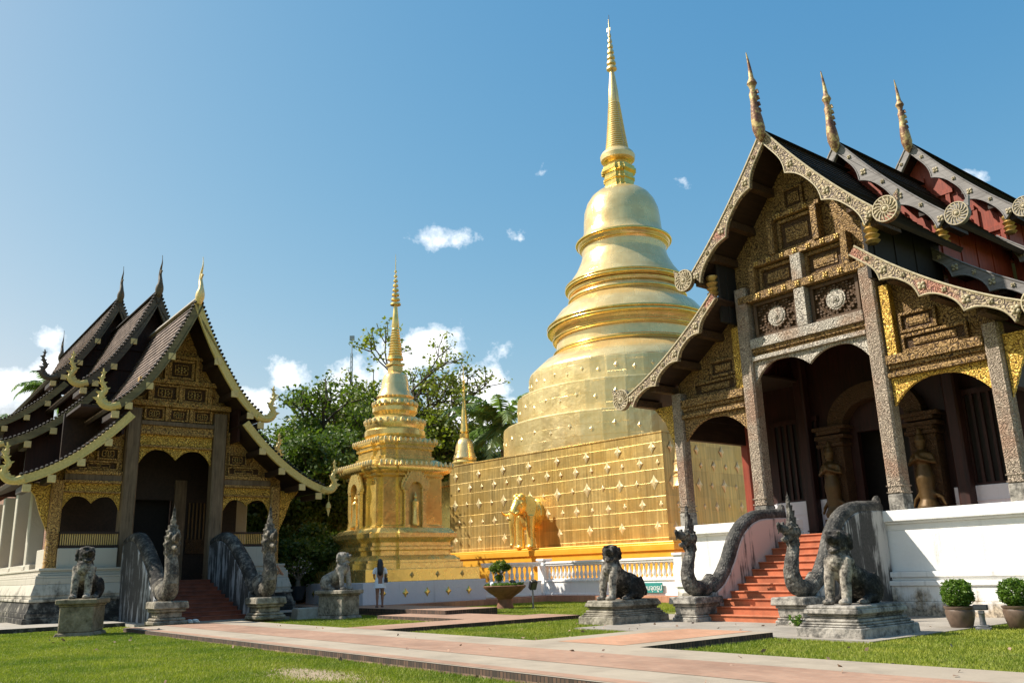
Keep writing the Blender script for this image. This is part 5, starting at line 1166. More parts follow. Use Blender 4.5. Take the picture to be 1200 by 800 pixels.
LP = [(.35, 2.55), (-.4, 2.66), (-1.1, 2.62), (-1.75, 2.36), (-2.4, 1.98), (-3.0, 1.6), (-3.5, 1.15), (-4.1, .78)]
nm_l = naga_mesh(1, 1.12, 'stone_naga'); pd_l = pedestal_mesh(1.0, 1.0, .68, 'stone_light', 'pedestal', [(0, .18, 0, 0), (.18, .3, .05, 0), (.3, .55, .14, 0), (.55, .68, .05, 0), (.68, 1.0, -.02, .03)])
for s, lab in ((-1, 'pale crowned stone serpent with open jaws, left of the shaded red stairs'), (1, 'pale crowned stone serpent with a taller spire crest, right of the shaded red stairs')):
    t = thing('serpent_stair_rail', lab, 'serpent rail', FL.w(0, 0), FL.th, 'serpent stair rails')
    rail_wall(t, s*1.52, LP, 0, .5, -.05, 'streak_black', 'stone_dark', .25, False)
    o = link('serpent_head', nm_l, t); o.location = (s*1.55, -4.62, .66); o.scale = (1.02, .92, 1.17 if s < 0 else 1.2)
    o = link('pedestal', pd_l, t, .03); o.location = (s*1.55, -4.65, -.02)
# ------------------------------------------------------------------ stone lions
def lion_mesh(mat, turn=0.0, name='lion', tall=1.0):
    mb = MB()
    mb.tube(crv([(0, .5, .3), (0, .3, .4), (0, .05, .5), (0, -.15, .66), (0, -.2, .85), (0, -.2, 1.02)], 4), [.27, .275, .28, .275, .27, .26, .25, .245, .24, .24, .24, .24, .24, .235, .23, .22, .21, .2, .19, .18, .175], 14)
    def H(p): q = Matrix.Rotation(turn, 3, 'Z') @ (Vector(p)-Vector((0, -.2, 1.1)))+Vector((0, -.2, 1.1)); return q
    Rm = Matrix.Rotation(turn, 3, 'Z')
    mb.ell(H((0, -.22, 1.14)), (.20, .22, .20), Rm); mb.ell(H((0, -.40, 1.155)), (.135, .15, .075), Rm); mb.ell(H((0, -.37, .985)), (.115, .14, .045), Rm @ rotm(.35))
    mb.ell(H((0, -.535, 1.195)), (.07, .05, .045), Rm); mb.ell(H((0, -.33, 1.07)), (.09, .08, .06), Rm)
    for s in (-1, 1):
        mb.ell(H((s*.085, -.385, 1.235)), (.045, .05, .04), Rm); mb.ell(H((s*.09, -.37, 1.285)), (.07, .06, .024), Rm); mb.ell(H((s*.2, -.15, 1.19)), (.035, .075, .085), Rm); mb.tube([H((s*.055, -.50, 1.13)), H((s*.06, -.49, 1.05))], [.022, .01], 5)
        mb.ell(H((s*.13, -.26, 1.03)), (.06, .12, .07), Rm)
        mb.tube([(s*.15, -.22, .8), (s*.16, -.36, .45), (s*.165, -.40, .08)], [.15, .10, .085], 10); mb.ell((s*.165, -.46, .055), (.1, .15, .065))
        mb.ell((s*.23, .4, .27), (.14, .3, .28)); mb.tube([(s*.26, .3, .15), (s*.27, .02, .07)], [.1, .075], 8); mb.ell((s*.27, -.02, .05), (.085, .14, .06))
    mb.ell((0, -.34, .78), (.17, .14, .2))
    mb.tube(crv([(0, .72, .2), (.12, .8, .12), (.2, .7, .3), (.16, .62, .55)], 4), [.07-.003*i for i in range(13)], 7)
    for i in range(9): a = math.pi*(-.1+1.2*i/8); mb.ell(H((.2*math.cos(a), -.12, 1.1+.2*math.sin(a)-.02)), (.06, .06, .06))
    return sculpt(mb, name, mat, .021, 1, .022, .12)
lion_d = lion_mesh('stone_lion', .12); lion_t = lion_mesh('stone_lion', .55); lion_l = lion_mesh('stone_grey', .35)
PB = [(0, .36, 0, .01), (.36, .42, .06, 0), (.42, .50, .10, 0), (.50, .60, .14, 0), (.60, .68, .20, 0), (.68, .74, .17, 0), (.74, .90, .12, .02), (.90, 1.0, .15, .03)]
PT = [(0, .12, -.04, .05), (.12, .80, .05, .0), (.80, .86, .02, 0), (.86, 1.0, -.05, .0)]
def lion(label, fr, u, v, rz, me, pw, pd, ph, play, pmat, s=1.0, off=0.0):
    t = thing('lion_statue', label, 'lion statue', fr.w(u, v, -.12), fr.th+rz, 'stone guardian lions')
    o = link('pedestal', pedestal_mesh(pw, pd, ph, pmat, 'pedestal', play), t, .025)
    o = link('lion', me, t); o.location = (0, off, ph-.01); o.scale = (s, s, s); return t
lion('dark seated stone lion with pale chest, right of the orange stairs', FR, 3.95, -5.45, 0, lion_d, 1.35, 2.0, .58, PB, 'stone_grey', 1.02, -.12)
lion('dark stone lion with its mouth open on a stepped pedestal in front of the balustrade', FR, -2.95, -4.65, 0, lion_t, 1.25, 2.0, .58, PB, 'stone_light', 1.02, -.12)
lion('weathered stone lion on a tall tan block pedestal in the front lawn at far left', FL, -4.15, -5.9, -.45, lion_t, .95, 1.35, .98, PT, 'stone_tan', 1.05, .05)
lion('small pale stone lion with a dark face on a mossy pedestal near the walking woman', FL, 3.75, -5.45, .25, lion_l, .85, 1.3, .92, PT, 'stone_light', .92, .05)
# ------------------------------------------------------------------ trees, palms and potted plants
def leaf_mesh(name, C, spread, per, size, mat, rng, flat=.6, droop=0.0):
    """many small folded leaves scattered round the cluster centres C"""
    C = np.asarray(C, float); k = len(C)*per
    base = np.repeat(C, per, 0); sp = np.repeat(np.broadcast_to(np.asarray(spread, float), (len(C),)), per)
    d = rng.normal(size=(k, 3)); d /= np.linalg.norm(d, axis=1)[:, None]; r = rng.uniform(.15, 1, k)**.6
    P = base+d*(r*sp)[:, None]*np.array([1, 1, flat]); P[:, 2] -= droop*r*sp
    a = rng.normal(size=(k, 3)); a[:, 2] *= .6; a /= np.linalg.norm(a, axis=1)[:, None]
    b = np.cross(a, rng.normal(size=(k, 3))); b /= np.linalg.norm(b, axis=1)[:, None]
    L = (size*rng.uniform(.6, 1.35, k))[:, None]; W = L*.30
    n = np.cross(a, b)
    V = np.empty((k, 4, 3)); V[:, 0] = P-a*L*.5; V[:, 1] = P+b*W+n*L*.10; V[:, 2] = P+a*L*.5; V[:, 3] = P-b*W+n*L*.10
    me = bpy.data.meshes.new(name); me.vertices.add(4*k); me.vertices.foreach_set('co', V.ravel())
    me.loops.add(4*k); me.loops.foreach_set('vertex_index', np.arange(4*k, dtype=np.int32)); me.polygons.add(k); me.polygons.foreach_set('loop_start', np.arange(0, 4*k, 4, dtype=np.int32))
    me.update(calc_edges=True); me.materials.append(MAT[mat]); return me
def tree(name, label, loc, H, spread, seed, levels=4, first=.3, trunk=.28, leaf='leaf_mid', per=22, lsize=.3, csize=.75, nb=3, bark='bark', up=.5, group='trees behind the stupas', fill=1.0, lean=0.0):
    rnd = random.Random(seed); rng = np.random.default_rng(seed)
    t = thing(name, label, 'tree', loc, 0, group); mb = MB(); tips = []; mids = []
    def grow(p, d, L, r, lv):
        n = 4; pts = [p]; q = p
        for i in range(n):
            d = (d+Vector((rnd.gauss(0, .14), rnd.gauss(0, .14), rnd.gauss(.03, .08)))).normalized(); q = q+d*(L/n); pts.append(q)
        mb.tube(pts, [lerp(r, r*.62, i/n) for i in range(n+1)], 7 if lv < 2 else 4)
        if lv >= levels: tips.append(q); mids.append(pts[2]); return
        if lv >= levels-1: mids.append(pts[3])
        k = nb+(1 if rnd.random() < .4 else 0)
        a0 = rnd.uniform(0, 6.28)
        for i in range(k):
            a = a0+6.28*i/k+rnd.uniform(-.5, .5); tilt = rnd.uniform(.45, 1.0)*(spread if lv < 2 else 1)
            o = d.orthogonal().normalized(); o = (o*math.cos(a)+d.cross(o)*math.sin(a))
            nd = (d*math.cos(tilt)+o*math.sin(tilt)+Vector((0, 0, up*.25))).normalized()
            grow(pts[-1] if i else pts[-1], nd, L*rnd.uniform(.58, .84), r*.60, lv+1)
            if lv <= 1 and rnd.random() < .6: grow(pts[rnd.choice((2, 3))], (nd+Vector((0, 0, -.1))).normalized(), L*rnd.uniform(.5, .7), r*.42, lv+1)
    grow(Vector((0, 0, -.15)), Vector((lean, 0, 1)).normalized(), H*first, trunk, 0)
    top = max(p.z for p in tips); k = H/top
    mb.v = [(x*k, y*k, z*k) for x, y, z in mb.v]; C = [(p.x*k, p.y*k, p.z*k) for p in tips+mids if rnd.random() < fill]
    mb.build('trunk', bark, t); link('crown', leaf_mesh('crown', C, csize, per, lsize, leaf, rng), t); return t
def at(x, D, z=0.0):
    d = pix_dir(x, 600); return (d.x/d.y*D, D, z)
tree('broadleaf_tree', 'dense dark green tree rising just right of the left hall roof', at(346, 56), 13.6, .75, 3, 4, .27, .34, 'leaf_mid', 32, .28, .85, 3, fill=.85)
tree('broadleaf_tree', 'tall airy light green tree with bare twigs behind the small stupa spire', at(458, 62), 18.2, 1.05, 8, 5, .22, .38, 'leaf_light', 14, .30, .66, 3, fill=.58)
tree('broadleaf_tree', 'mid green tree low behind the small stupa on its left', at(408, 60), 12.0, .9, 21, 4, .26, .3, 'leaf_mid', 24, .30, .9, 3, fill=.8)
tree('broadleaf_tree', 'dark green tree filling the gap right of the small stupa cornice', at(472, 70), 12.0, .7, 33, 4, .27, .34, 'leaf_mid', 30, .34, 1.0, 3)
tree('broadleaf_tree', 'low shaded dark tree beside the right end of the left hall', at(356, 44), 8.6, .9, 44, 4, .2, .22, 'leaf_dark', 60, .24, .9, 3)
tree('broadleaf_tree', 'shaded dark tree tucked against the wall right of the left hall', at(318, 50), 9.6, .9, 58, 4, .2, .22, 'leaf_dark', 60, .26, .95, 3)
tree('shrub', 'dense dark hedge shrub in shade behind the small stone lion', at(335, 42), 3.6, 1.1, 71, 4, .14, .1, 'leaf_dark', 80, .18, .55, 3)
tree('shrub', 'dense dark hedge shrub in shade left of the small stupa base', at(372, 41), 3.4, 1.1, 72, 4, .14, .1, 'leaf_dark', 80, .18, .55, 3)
def palm(label, loc, H, fl, seed, nf=20, lean=0.0):
    rnd = random.Random(seed); t = thing('palm_tree', label, 'palm tree', loc, 0, 'palm trees')
    mb = MB(); top = Vector((lean*H, 0, H)); mb.tube(crv([(0, 0, -.2), (lean*H*.3, 0, H*.5), tuple(top)], 6), [.24-.006*i for i in range(13)], 9); mb.build('trunk', 'bark_pale', t)
    mb = MB()
    for f in range(nf):
        a = 6.283*f/nf+rnd.uniform(-.2, .2); el = rnd.uniform(-.5, 1.25); L = fl*rnd.uniform(.8, 1.1); o = Vector((math.cos(a), math.sin(a), 0)); pts = []
        for i in range(15):
            s = i/14; ang = el-1.5*s**1.6*(1.0 if el > 0 else .7)
            p = pts[-1]+(o*math.cos(ang)+Vector((0, 0, math.sin(ang))))*(L/14) if pts else top.copy(); pts.append(p)
        mb.tube(pts, [.05-.0028*i for i in range(15)], 4)
        side = o.cross(Vector((0, 0, 1))).normalized()
        for i in range(2, 15):
            for j in range(3):
                p = pts[i-1].lerp(pts[i], j/3)
                for sg in (-1, 1):
                    ll = fl*.24*math.sin(min(1, i/14*1.1+.15)*math.pi*.9)*rnd.uniform(.8, 1.1)+.15
                    tip = p+side*sg*ll*.75+(pts[i]-pts[i-1]).normalized()*ll*.5+Vector((0, 0, -ll*rnd.uniform(.25, .75)))
                    w = (pts[i]-pts[i-1]).normalized()*.045*fl/3; m = p.lerp(tip, .5)+Vector((0, 0, .04))
                    mb.add([p-w, p+w, m+w*.9, tip, m-w*.9], [(0, 1, 2, 3, 4)])
    mb.build('crown', 'leaf_palm', t); return t
palm('feathery palm partly hidden behind the left side of the great stupa', at(592, 57), 10.6, 4.4, 5, 24)
palm('shorter feathery palm peeping out low beside the great stupa drum', at(580, 60), 8.4, 3.4, 15, 20)
palm('palm showing above the far end of the left hall roof', at(42, 78), 18.6, 3.1, 6, 22)
palm('palm at the far left edge of the picture', at(-16, 72), 14.6, 3.2, 9, 20)
def topiary(label, loc, s, seed):
    rng = np.random.default_rng(seed); t = thing('potted_shrub', label, 'potted plant', loc, 0, 'potted topiary shrubs')
    mb = MB(); mb.lathe([(.15, 0), (.2, .04), (.25, .2), (.27, .33), (.255, .37), (.28, .40), (.28, .43), (.25, .43), (.24, .36)], 26); mb.build('pot', 'pot_brown', t)
    mb = MB(); mb.lathe([(.235, .37), (.05, .39)], 16); mb.build('soil', 'ground', t)
    mb = MB(); mb.tube([(0, 0, .36), (.02, 0, .55), (0, .01, .75)], [.03, .025, .02], 6); mb.build('stem', 'bark', t)
    u = rng.normal(size=(620, 3)); u /= np.linalg.norm(u, axis=1)[:, None]; q = 1+.07*np.sin(u[:, 0]*5+1)*np.sin(u[:, 2]*6)
    C = u*np.array([.29, .29, .27])*(q*rng.uniform(.8, 1.0, 620))[:, None]+np.array([0, 0, .66])
    link('foliage', leaf_mesh('foliage', C, .05, 9, .05, 'leaf_topiary', rng, 1), t); t.scale = (s, s, s); return t
topiary('round clipped shrub in a brown glazed pot, nearer the lion', FR.w(4.72, -3.05, -.12), 1.0, 1); topiary('round clipped shrub in a brown pot at the right picture edge', FR.w(5.62, -2.6, -.12), 1.0, 2)
def bowl():
    p = onp(592, 713, -.12); t = thing('bonsai_bowl', 'wide terracotta bowl on a foot holding a small bonsai and rocks on the lawn', 'planter', p, .3)
    mb = MB(); mb.lathe([(.34, 0), (.34, .02), (.26, .24), (.25, .34), (.3, .40), (.6, .60), (.78, .76), (.80, .82), (.76, .84), (.70, .78)], 40); mb.build('bowl', 'terracotta', t)
    mb = MB(); mb.lathe([(.74, .77), (.3, .84), (.02, .86)], 24); mb.build('soil', 'ground', t)
    rng = np.random.default_rng(4); a = rng.uniform(0, 6.28, 260); r = .72*np.sqrt(rng.uniform(0, 1, 260))
    link('ground_cover', leaf_mesh('ground_cover', np.column_stack((r*np.cos(a), r*np.sin(a), .86+rng.uniform(0, .05, 260))), .06, 8, .06, 'leaf_topiary', rng, .7), t)
    mb = MB(); mb.tube(crv([(-.22, 0, .8), (-.26, 0, 1.0), (-.14, .02, 1.18), (-.2, 0, 1.4)], 4), [.07-.003*i for i in range(13)], 7); mb.tube([(-.2, 0, 1.18), (.0, 0, 1.36), (.1, 0, 1.42)], [.035, .03, .02], 6); mb.build('trunk', 'bark_pale', t)
    C = []
    for c, q in (((-.2, 0, 1.52), .3), ((.08, 0, 1.48), .2), ((-.36, .05, 1.42), .22), ((-.2, 0, 1.12), .16), ((-.08, .05, 1.62), .2)):
        u = rng.normal(size=(60, 3)); u /= np.linalg.norm(u, axis=1)[:, None]; C += list(np.array(c)+u*np.array([q, q, q*.62])*rng.uniform(.5, 1, (60, 1)))
    link('crown', leaf_mesh('crown', C, .07, 7, .075, 'leaf_mid', rng, 1), t)
    for k, (x, y, s, m) in enumerate(((.24, -.2, .17, 'stone_dark'), (.42, -.05, .13, 'white_plaster'), (-.55, -.2, .12, 'white_plaster'), (.1, -.4, .09, 'stone_light'))):
        mb = MB(); mb.ell((x, y, .88), (s*.8, s*.6, s), rotm(.2*k, .3, k)); link('rock', sculpt(mb, 'rock', m, .03, 1, .08, .1), t)
def onp(x, y, z):
    d = pix_dir(x, y); k = (z-CAM_H)/d.z; return (d.x*k, d.y*k, z)
bowl()
def desert_rose(label, loc, s, seed, flowers):
    rng = np.random.default_rng(seed); rnd = random.Random(seed); t = thing('potted_shrub', label, 'potted plant', loc, 0, 'flowering potted shrubs')
    mb = MB(); mb.lathe([(.18, 0), (.26, .3), (.3, .46), (.32, .5), (.27, .5), (.25, .42)], 20); mb.build('pot', 'dark_cloth', t)
    mb = MB(); tips = []; mb.tube([(0, 0, .4), (0, 0, .7)], [.12, .07], 8)
    for i in range(9):
        a = 6.28*i/9; p = Vector((0, 0, .68)); q = Vector((.25*math.cos(a), .25*math.sin(a), .95+rnd.uniform(0, .2))); e = q+Vector((.15*math.cos(a+.4), .15*math.sin(a+.4), .3)); mb.tube([p, q, e], [.045, .03, .02], 5); tips += [q, e, (q+e)/2]
    mb.build('stem', 'bark_pale', t)
    link('foliage', leaf_mesh('foliage', tips, .2, 14, .12, flowers, rng, .8), t); link('flowers', leaf_mesh('flowers', tips, .22, 4, .09, 'flower_white', rng, .8), t); t.scale = (s, s, s)
desert_rose('flowering shrub with pale blooms in a dark pot before the small stupa', at(352, 38.5, .3), 1.15, 3, 'leaf_mid'); desert_rose('dry reddish shrub in a dark pot beside the small stupa plinth', at(361, 40, .6), 1.35, 4, 'dry_leaf')
# ------------------------------------------------------------------ people, lamps, sign and the far background
def woman():
    p = onp(445, 711, .125); t = thing('person', 'woman in short pale dress with long dark hair and black bag, facing the stupa', 'person', p, 0.25)
    b = MB()                                            # seen from behind: she faces +y
    for s in (-1, 1):
        f = .06 if s > 0 else -.02
        b.tube(crv([(s*.085, 0, .84), (s*.09, f*.5+.02, .48), (s*.095, f-.02, .28), (s*.095, f-.01, .06)], 4), [.09, .088, .08, .07, .06, .055, .058, .056, .052, .045, .04, .036, .036], 10)
        b.ell((s*.10, f+.06, .035), (.042, .115, .04))
        b.tube(crv([(s*.165, 0, 1.31), (s*.215, -.01, 1.1), (s*.18, .14, .98), (s*.08, .25, 1.0)], 4), [.052, .048, .044, .04, .038, .036, .034, .032, .03, .028, .026, .025, .025], 8)
        b.ell((s*.06, .27, 1.0), (.03, .05, .028))
        for k in range(4): b.tube([(s*.055-.014*s*k, .29, 1.0+.012*k), (s*.04-.014*s*k, .335, 1.01+.012*k)], .009, 5)
    b.tube([(0, 0, .8), (0, 0, .98), (0, 0, 1.2), (0, 0, 1.34), (0, .01, 1.44)], [.15, .125, .14, .12, .05], 12); b.ell((0, .02, 1.54), (.075, .095, .11)); b.ell((0, .115, 1.53), (.016, .02, .022))
    for s in (-1, 1): b.ell((s*.077, .02, 1.53), (.014, .025, .03)); b.ell((s*.03, .1, 1.56), (.014, .012, .008))
    link('body', sculpt(b, 'body', 'skin_dark', .018, 3), t)
    d = MB(); n = 28; pr = [(.215, .66), (.205, .72), (.18, .86), (.155, .97), (.135, 1.06), (.15, 1.2), (.16, 1.30), (.12, 1.385), (.07, 1.41)]
    vs = [((r*(1+.06*math.sin(7*a)*max(0, (1-z)*1.5)))*1.05*math.cos(a), (r*(1+.06*math.sin(7*a)*max(0, (1-z)*1.5)))*.72*math.sin(a), z) for r, z in pr for a in [2*math.pi*i/n for i in range(n)]]
    d.add(vs, [(k*n+i, k*n+(i+1) % n, (k+1)*n+(i+1) % n, (k+1)*n+i) for k in range(len(pr)-1) for i in range(n)], 0, True)
    for s in (-1, 1): d.tube([(s*.13, 0, 1.335), (s*.19, -.005, 1.26), (s*.218, -.01, 1.15)], [.07, .07, .062], 10)
    d.build('dress', 'pale_dress', t)
    h = MB(); h.ell((0, -.0, 1.565), (.095, .11, .115)); h.tube(crv([(0, -.05, 1.58), (0, -.1, 1.4), (0, -.125, 1.2), (0, -.11, 1.08)], 5), [.09, .1, .108, .112, .115, .118, .12, .12, .118, .115, .11, .1, .09, .075, .06, .03], 12)
    link('hair', sculpt(h, 'hair', 'hair', .02, 2, .03, .04), t)
    g = MB(); g.box(.14, .27, -.16, -.06, .84, 1.02, 0, .01, .01); g.tube(crv([(.2, -.1, 1.0), (.2, -.06, 1.2), (.1, -.02, 1.4), (-.02, .09, 1.32)], 4), .012, 5); g.build('shoulder_bag', 'black_metal', t, .02)
    for s in (-1, 1):
        f = .06 if s > 0 else -.02; q = MB(); q.box(s*.10-.045, s*.10+.045, f-.06, f+.18, 0, .02); q.tube([(s*.10-.045, f+.09, .02), (s*.10, f+.09, .075), (s*.10+.045, f+.09, .02)], .012, 5); q.build('sandal', 'dark_cloth', t, .006)
woman()
def hidden_man():
    q = FL.w(2.2, -3.3, .05); t = thing('person', 'person in tan shirt with raised elbow, half hidden behind a stone serpent', 'person', q, FL.th)
    b = MB()
    for s in (-1, 1):
        b.tube([(s*.09, 0, .9), (s*.1, -.02, .48), (s*.1, 0, .06)], [.09, .065, .045], 10); b.ell((s*.1, -.06, .04), (.05, .13, .045))
    b.tube([(-.18, 0, 1.4), (-.24, -.03, 1.16), (-.16, -.22, 1.06)], [.055, .048, .035], 8); b.ell((-.14, -.26, 1.06), (.035, .05, .035))
    b.tube([(.18, 0, 1.42), (.44, -.05, 1.30), (.2, -.2, 1.54)], [.06, .055, .04], 8); b.ell((.17, -.22, 1.57), (.035, .035, .05))
    for k in range(4): b.tube([(.15+.015*k, -.23, 1.6), (.14+.015*k, -.25, 1.66)], .01, 5)
    b.tube([(0, 0, .85), (0, 0, 1.1), (0, 0, 1.38), (0, -.01, 1.52)], [.15, .15, .16, .055], 12); b.ell((0, -.02, 1.64), (.08, .1, .12)); b.ell((0, -.12, 1.63), (.016, .025, .025))
    link('body', sculpt(b, 'body', 'skin', .02, 3), t)
    d = MB(); d.lathe([(.19, .86), (.185, 1.0), (.19, 1.2), (.2, 1.38), (.14, 1.46), (.07, 1.5)], 20); d.tube([(.16, 0, 1.42), (.3, -.03, 1.36)], [.09, .085], 10); d.tube([(-.16, 0, 1.42), (-.22, -.02, 1.26)], [.09, .085], 10); d.build('shirt', 'tan_shirt', t)
    d = MB(); d.lathe([(.17, .9), (.19, .8), (.2, .5), (.19, .48)], 18); d.build('shorts', 'dark_cloth', t)
    h = MB(); h.ell((0, .01, 1.69), (.092, .108, .10)); h.build('hair', 'hair', t)
hidden_man()
def spot(label, loc, rz, tall):
    t = thing('floodlight', label, 'floodlight', loc, rz, 'garden floodlights')
    if tall:
        mb = MB(); mb.tube([(0, 0, 0), (0, 0, .62)], .035, 8); mb.lathe([(.09, 0), (.09, .03), (.04, .05)], 12); mb.tube([(0, 0, .6), (0, .02, .72)], .028, 6); mb.build('post', 'grey_metal', t)
        mb = MB(); M = rotm(.5, 0, .2); vs = MB(); vs.box(-.13, .13, -.09, .09, -.17, .17, 0); mb.add([M @ Vector(p)+Vector((.02, 0, .84)) for p in vs.v], vs.f); h = mb.build('lamp_head', 'black_metal', t, .02)
        mb = MB(); vs = MB(); vs.box(-.1, .1, -.1, -.092, -.14, .14, 0); mb.add([M @ Vector(p)+Vector((.02, 0, .84)) for p in vs.v], vs.f); mb.build('glass', 'glass_lamp', h)
    else:
        mb = MB(); mb.box(-.13, .13, -.11, .11, 0, .06); mb.box(-.1, .1, -.09, .09, .06, .1); mb.lathe([(.06, .1), (.05, .2), (.055, .3), (.065, .32)], 10); mb.box(-.05, .05, -.06, .06, .30, .36); mb.build('post', 'grey_metal', t, .008)
        mb = MB(); mb.box(-.13, .13, -.07, .07, .37, .47, 0); h = mb.build('lamp_head', 'black_metal', t, .012)
        mb = MB(); mb.box(-.11, .11, -.075, -.0705, .385, .455); mb.build('glass', 'glass_lamp', h)
spot('black floodlight on a thin post beside the bonsai bowl', onp(625, 713, -.12), .3, True)
spot('low black floodlight on a stone base between the two clipped shrubs', tuple(FR.w(5.2, -3.2, -.12)), -.6, False)
def sign():
    # hangs on the base wall of the sunlit balustrade
    L = 6.3; A = Vector((math.cos(-.9), math.sin(-.9), 0)); Bv = Vector((-math.sin(-.9), math.cos(-.9), 0))
    p = Vector((*K1, .12))+A*L-Bv*.24
    t = thing('sign', 'small teal sign with white writing low on the balustrade wall', 'sign', p, -.9)
    mb = MB(); mb.box(-.06, 1.05, -.02, .02, .12, .50, 0); mb.build('board', 'teal_paint', t, .006)
    mb = MB(); mb.box(-.3, -.065, -.02, .02, .12, .50, 0); mb.build('side_board', 'teal_pale', t, .006)
    cu = bpy.data.curves.new('lettering', 'FONT'); cu.body = '\u0e2b\u0e49\u0e32\u0e21\u0e08\u0e38\u0e14\u0e18\u0e39\u0e1b'; cu.size = .27; cu.extrude = .004; cu.materials.append(MAT['white_paint'])
    tmp = bpy.data.objects.new('tmp', cu); COL.objects.link(tmp); dg = bpy.context.evaluated_depsgraph_get(); dg.update()
    me = bpy.data.meshes.new_from_object(tmp.evaluated_get(dg)); bpy.data.objects.remove(tmp); me.name = 'lettering'
    if not me.materials: me.materials.append(MAT['white_paint'])
    o = link('lettering', me, t); o.location = (.0, -.026, .22); o.rotation_euler = (R(90), 0, 0)
mk_plain('teal_pale', (0.33, 0.52, 0.50), .5, 0, 6, .1, .05)
sign()
def house():
    x, y, z = at(372, 62); t = thing('house', 'low house with a terracotta tiled roof glimpsed behind the small stupa', 'house', (x, y, 0), -.3)
    mb = MB(); mb.box(-4.5, 4.5, -3, 3, 0, 4.3, 0); w = mb.build('wall', 'aged_plaster', t)
    for s in (-1, 1): roof_side('roof', [(0, 6.6), (1.4, 5.6), (2.6, 4.7), (3.9, 3.9)], -5.2, 5.2, s, ['roof_terracotta', 'dark_wood'], t, .12, .3, .04).rotation_euler = (0, 0, R(90))
    mb = MB(); mb.box(-1, .2, -3.05, -2.98, 1.2, 2.6, 0); f = mb.build('window', 'dark_wood', t)
house()
def mast():
    x, y, z = at(409, 330); t = thing('radio_mast', 'thin pale radio mast far behind the trees', 'radio mast', (x, y, 0))
    mb = MB(); h = 95.0
    for s, q in ((-1, -1), (1, -1), (0, 1)): mb.tube([(s*1.1, q*.9, 0), (s*.35, q*.3, h*.9)], .14, 5)
    for k in range(40):
        z0 = h*.9*k/40; z1 = h*.9*(k+1)/40; a = lerp(1.1, .35, k/40)
        mb.tube([(-a, -a*.8, z0), (a, -a*.8, z1)], .07, 4); mb.tube([(a, -a*.8, z0), (0, a*.8, z1)], .07, 4)
    mb.build('lattice', 'steel_far', t); mb = MB(); mb.tube([(0, 0, h*.9), (0, 0, h*.97)], .2, 6); mb.box(-.9, .9, -.4, .4, h*.955, h*.975); mb.build('antenna', 'steel_far', t)
mast()
def blocks():
    p = FL.w(3.0, -4.6, 0.0); mb = MB(); mb.box(-.45, .45, -.3, .3, -.12, .26, 0, .05, .05); o = mb.build('stone_block', 'concrete', None, .03); o.location = p; o.rotation_euler = (0, 0, FL.th); tag(o, 'grey stone block on the ground beside the right stone serpent', 'stone block')
    for k, (u, v, s) in enumerate(((3.7, -5.2, .1), (3.95, -5.35, .08))):
        mb = MB(); mb.ell((0, 0, 0), (s*1.3, s, s*.6)); o = link('pebble', sculpt(mb, 'pebble', 'stone_light', .03, 1, .04, .1)); o.location = FL.w(u, v, -.08); tag(o, ('larger' if k == 0 else 'smaller')+' loose pale stone on the grass by the grey block', 'stone', 'loose stones')
    p = FL.w(-.75, -4.35, -.01)
    for k in range(2):
        mb = MB(); x = k*.2; mb.ell((x, 0, .05), (.075, .15, .05)); mb.box(x-.07, x+.07, -.14, .14, 0, .03); o = mb.build('shoe', 'white_paint'); o.location = p+Vector((0, 0, .002)); o.rotation_euler = (0, 0, FL.th+.3*k); tag(o, 'pale shoe left at the foot of the red stairs', 'shoe', 'pair of shoes by the stairs')
    p = FL.w(4.75, -3.0, .05); mb = MB(); mb.lathe([(.16, 0), (.17, .3), (.1, .36), (.13, .5), (.06, .6)], 10); o = mb.build('bollard', 'moss_slab'); o.location = p; tag(o, 'short dark stone bollard in shade beside the small stone lion', 'bollard')
    rng = random.Random(5)                               # weeds and rubble at the foot of the right stairs
    r = np.random.default_rng(8); o = link('weed', leaf_mesh('weed', [tuple(FR.w(1.72, -4.15, 0)+Vector((rng.uniform(-.1, .1), rng.uniform(-.1, .1), rng.uniform(-.05, .1)))) for _ in range(14)], .09, 6, .09, 'leaf_topiary', r, 1)); tag(o, 'tuft of green weed at the base of the right serpent pedestal', 'plant')
    for k, (u, v, w, d, h, m) in enumerate(((-2.9, -1.4, 1.2, 1.3, .34, 'stone_light'), (-3.2, -1.0, .8, 1.6, .62, 'stone_light'), (-2.35, -2.2, .5, .35, .16, 'coping'))):
        mb = MB(); mb.box(-w/2, w/2, -d/2, d/2, 0, h, 0, .05, .05); mb.box(-w/2-.06, w/2+.06, -d/2-.06, d/2+.06, -.01, h*.35, 0); o = mb.build('stone_step', m, None, .03); o.location = FR.w(u, v, -.12); o.rotation_euler = (0, 0, FR.th)
        tag(o, ('broken pale stone step left of the orange stairs', 'taller pale stone block against the white plinth left of the stairs', 'loose red brick beside the left serpent pedestal')[k], 'stone step' if k < 2 else 'brick')
blocks()
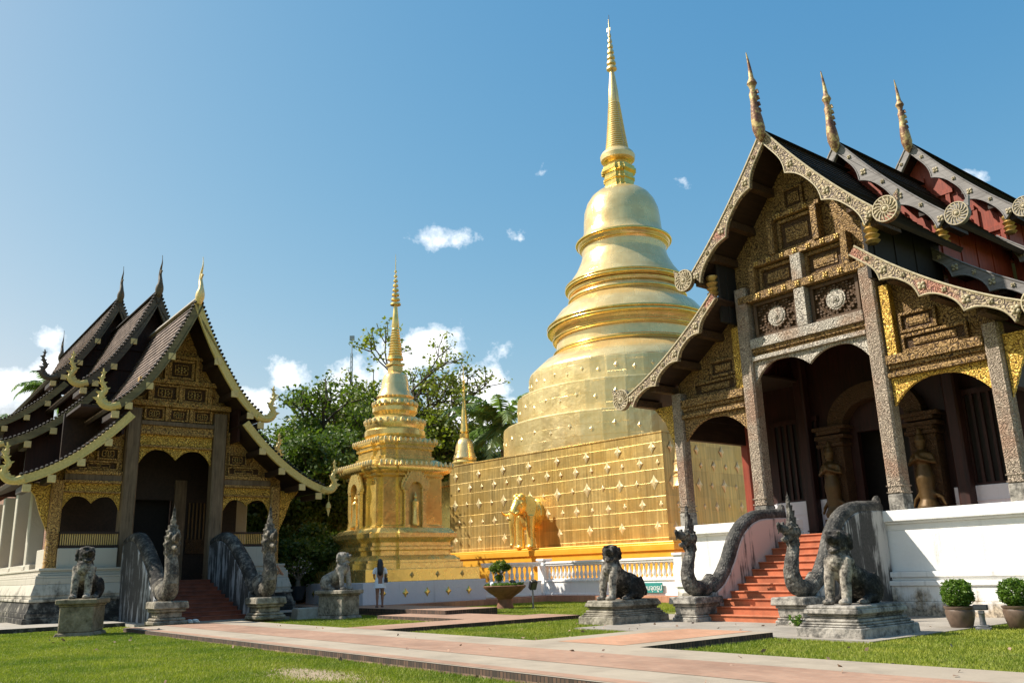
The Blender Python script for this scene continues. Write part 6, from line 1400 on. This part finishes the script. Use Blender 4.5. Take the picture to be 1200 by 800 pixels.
# ------------------------------------------------------------------ grass blades on the lawns (stuff)
def blades(regions, name, label):
    X = []; 
    for (u0, u1, v0, v1, dens, holes) in regions:
        k = int((u1-u0)*(v1-v0)*dens); p = np.column_stack((RNG.uniform(u0, u1, k), RNG.uniform(v0, v1, k)))
        keep = np.ones(k, bool)
        for (a, b_, c, d) in holes: keep &= ~((p[:, 0] > a) & (p[:, 0] < b_) & (p[:, 1] > c) & (p[:, 1] < d))
        e = ((p[:, 0]-1.0)/1.7)**2+((p[:, 1]+15.0)/.6)**2
        keep &= RNG.uniform(0, 1, k) < np.clip(e*1.3, .12, 1)
        X.append(p[keep])
    P = np.concatenate(X); k = len(P)
    th = FR.th; wx = FR.O.x+P[:, 0]*math.cos(th)-P[:, 1]*math.sin(th); wy = FR.O.y+P[:, 0]*math.sin(th)+P[:, 1]*math.cos(th)
    dist = np.hypot(wx, wy)
    clump = .6+.4*np.sin(wx*1.9+1.3*np.sin(wy*1.1))*np.sin(wy*2.3+np.sin(wx*1.7))
    h = RNG.uniform(.022, .05, k)*(.75+.5*clump); w = RNG.uniform(.004, .007, k)*np.clip(dist/11, 1, 3)
    a = RNG.uniform(0, 6.283, k); ln = RNG.uniform(.2, 1.0, k)*h; la = RNG.uniform(0, 6.283, k)
    dx, dy = np.cos(a)*w, np.sin(a)*w
    V = np.empty((k, 3, 3)); V[:, 0] = np.column_stack((wx-dx, wy-dy, np.full(k, -.122))); V[:, 1] = np.column_stack((wx+dx, wy+dy, np.full(k, -.122)))
    V[:, 2] = np.column_stack((wx+np.cos(la)*ln, wy+np.sin(la)*ln, -.12+h))
    me = bpy.data.meshes.new(name); me.vertices.add(3*k); me.vertices.foreach_set('co', V.ravel())
    me.loops.add(3*k); me.loops.foreach_set('vertex_index', np.arange(3*k, dtype=np.int32))
    me.polygons.add(k); me.polygons.foreach_set('loop_start', np.arange(0, 3*k, 3, dtype=np.int32))
    me.update(calc_edges=True); me.materials.append(MAT['grass_blade'])
    o = bpy.data.objects.new(name, me); COL.objects.link(o); tag(o, label, 'grass', kind='stuff'); return o
blades([(-13.5, 6.5, -18.5, -13.74, 2200, []), (-24, -13.5, -26, -13.74, 700, []),
        (-18, -13.8, -20.0, -9.0, 900, []),
        (-5.4, .33, -10.26, -3.2, 1500, [(-2.5, 1, -6.75, 0)]),
        (3.02, 13, -10.26, -1.1, 1500, [(0, 4.95, -6.75, 0)]),
        (-10, -5.4, -3.88, 8.0, 800, [(-12, -9.9, -6, -3.4)]), (-17, -9.9, -3.38, 7, 600, []),
        (-11.5, -7.15, -10.2, -6.65, 900, []), (-15, -12.1, -10.2, -5.5, 700, []), (-12, -9.9, -10.2, -6.65, 500, [])],
       'grass', 'short bright green lawn grass between the brick paths')

def litter():
    rng = np.random.default_rng(77); P = []
    for (u0, u1, v0, v1, k) in ((-13, 6, -17.5, -13.8, 36), (3.1, 12, -10.2, -3, 26), (-13, 12, -13.6, -10.4, 26), (-5, .3, -10, -4, 30), (-2.4, 4.9, -6.7, -3.6, 16)):
        for _ in range(k):
            p = FR.w(rng.uniform(u0, u1), rng.uniform(v0, v1)); lawn = (v1 < -13.7) or (u0 > 3) or (v1 == -4); P.append((p.x, p.y, -.075 if lawn else .012 if v1 < -8 else -.07))
    me = leaf_mesh('fallen_leaves', P, .01, 1, .09, 'dry_leaf', rng, .1); o = link('fallen_leaves', me); tag(o, 'scattered dry fallen leaves on the lawns and brick paths', 'fallen leaves', kind='stuff')
litter()
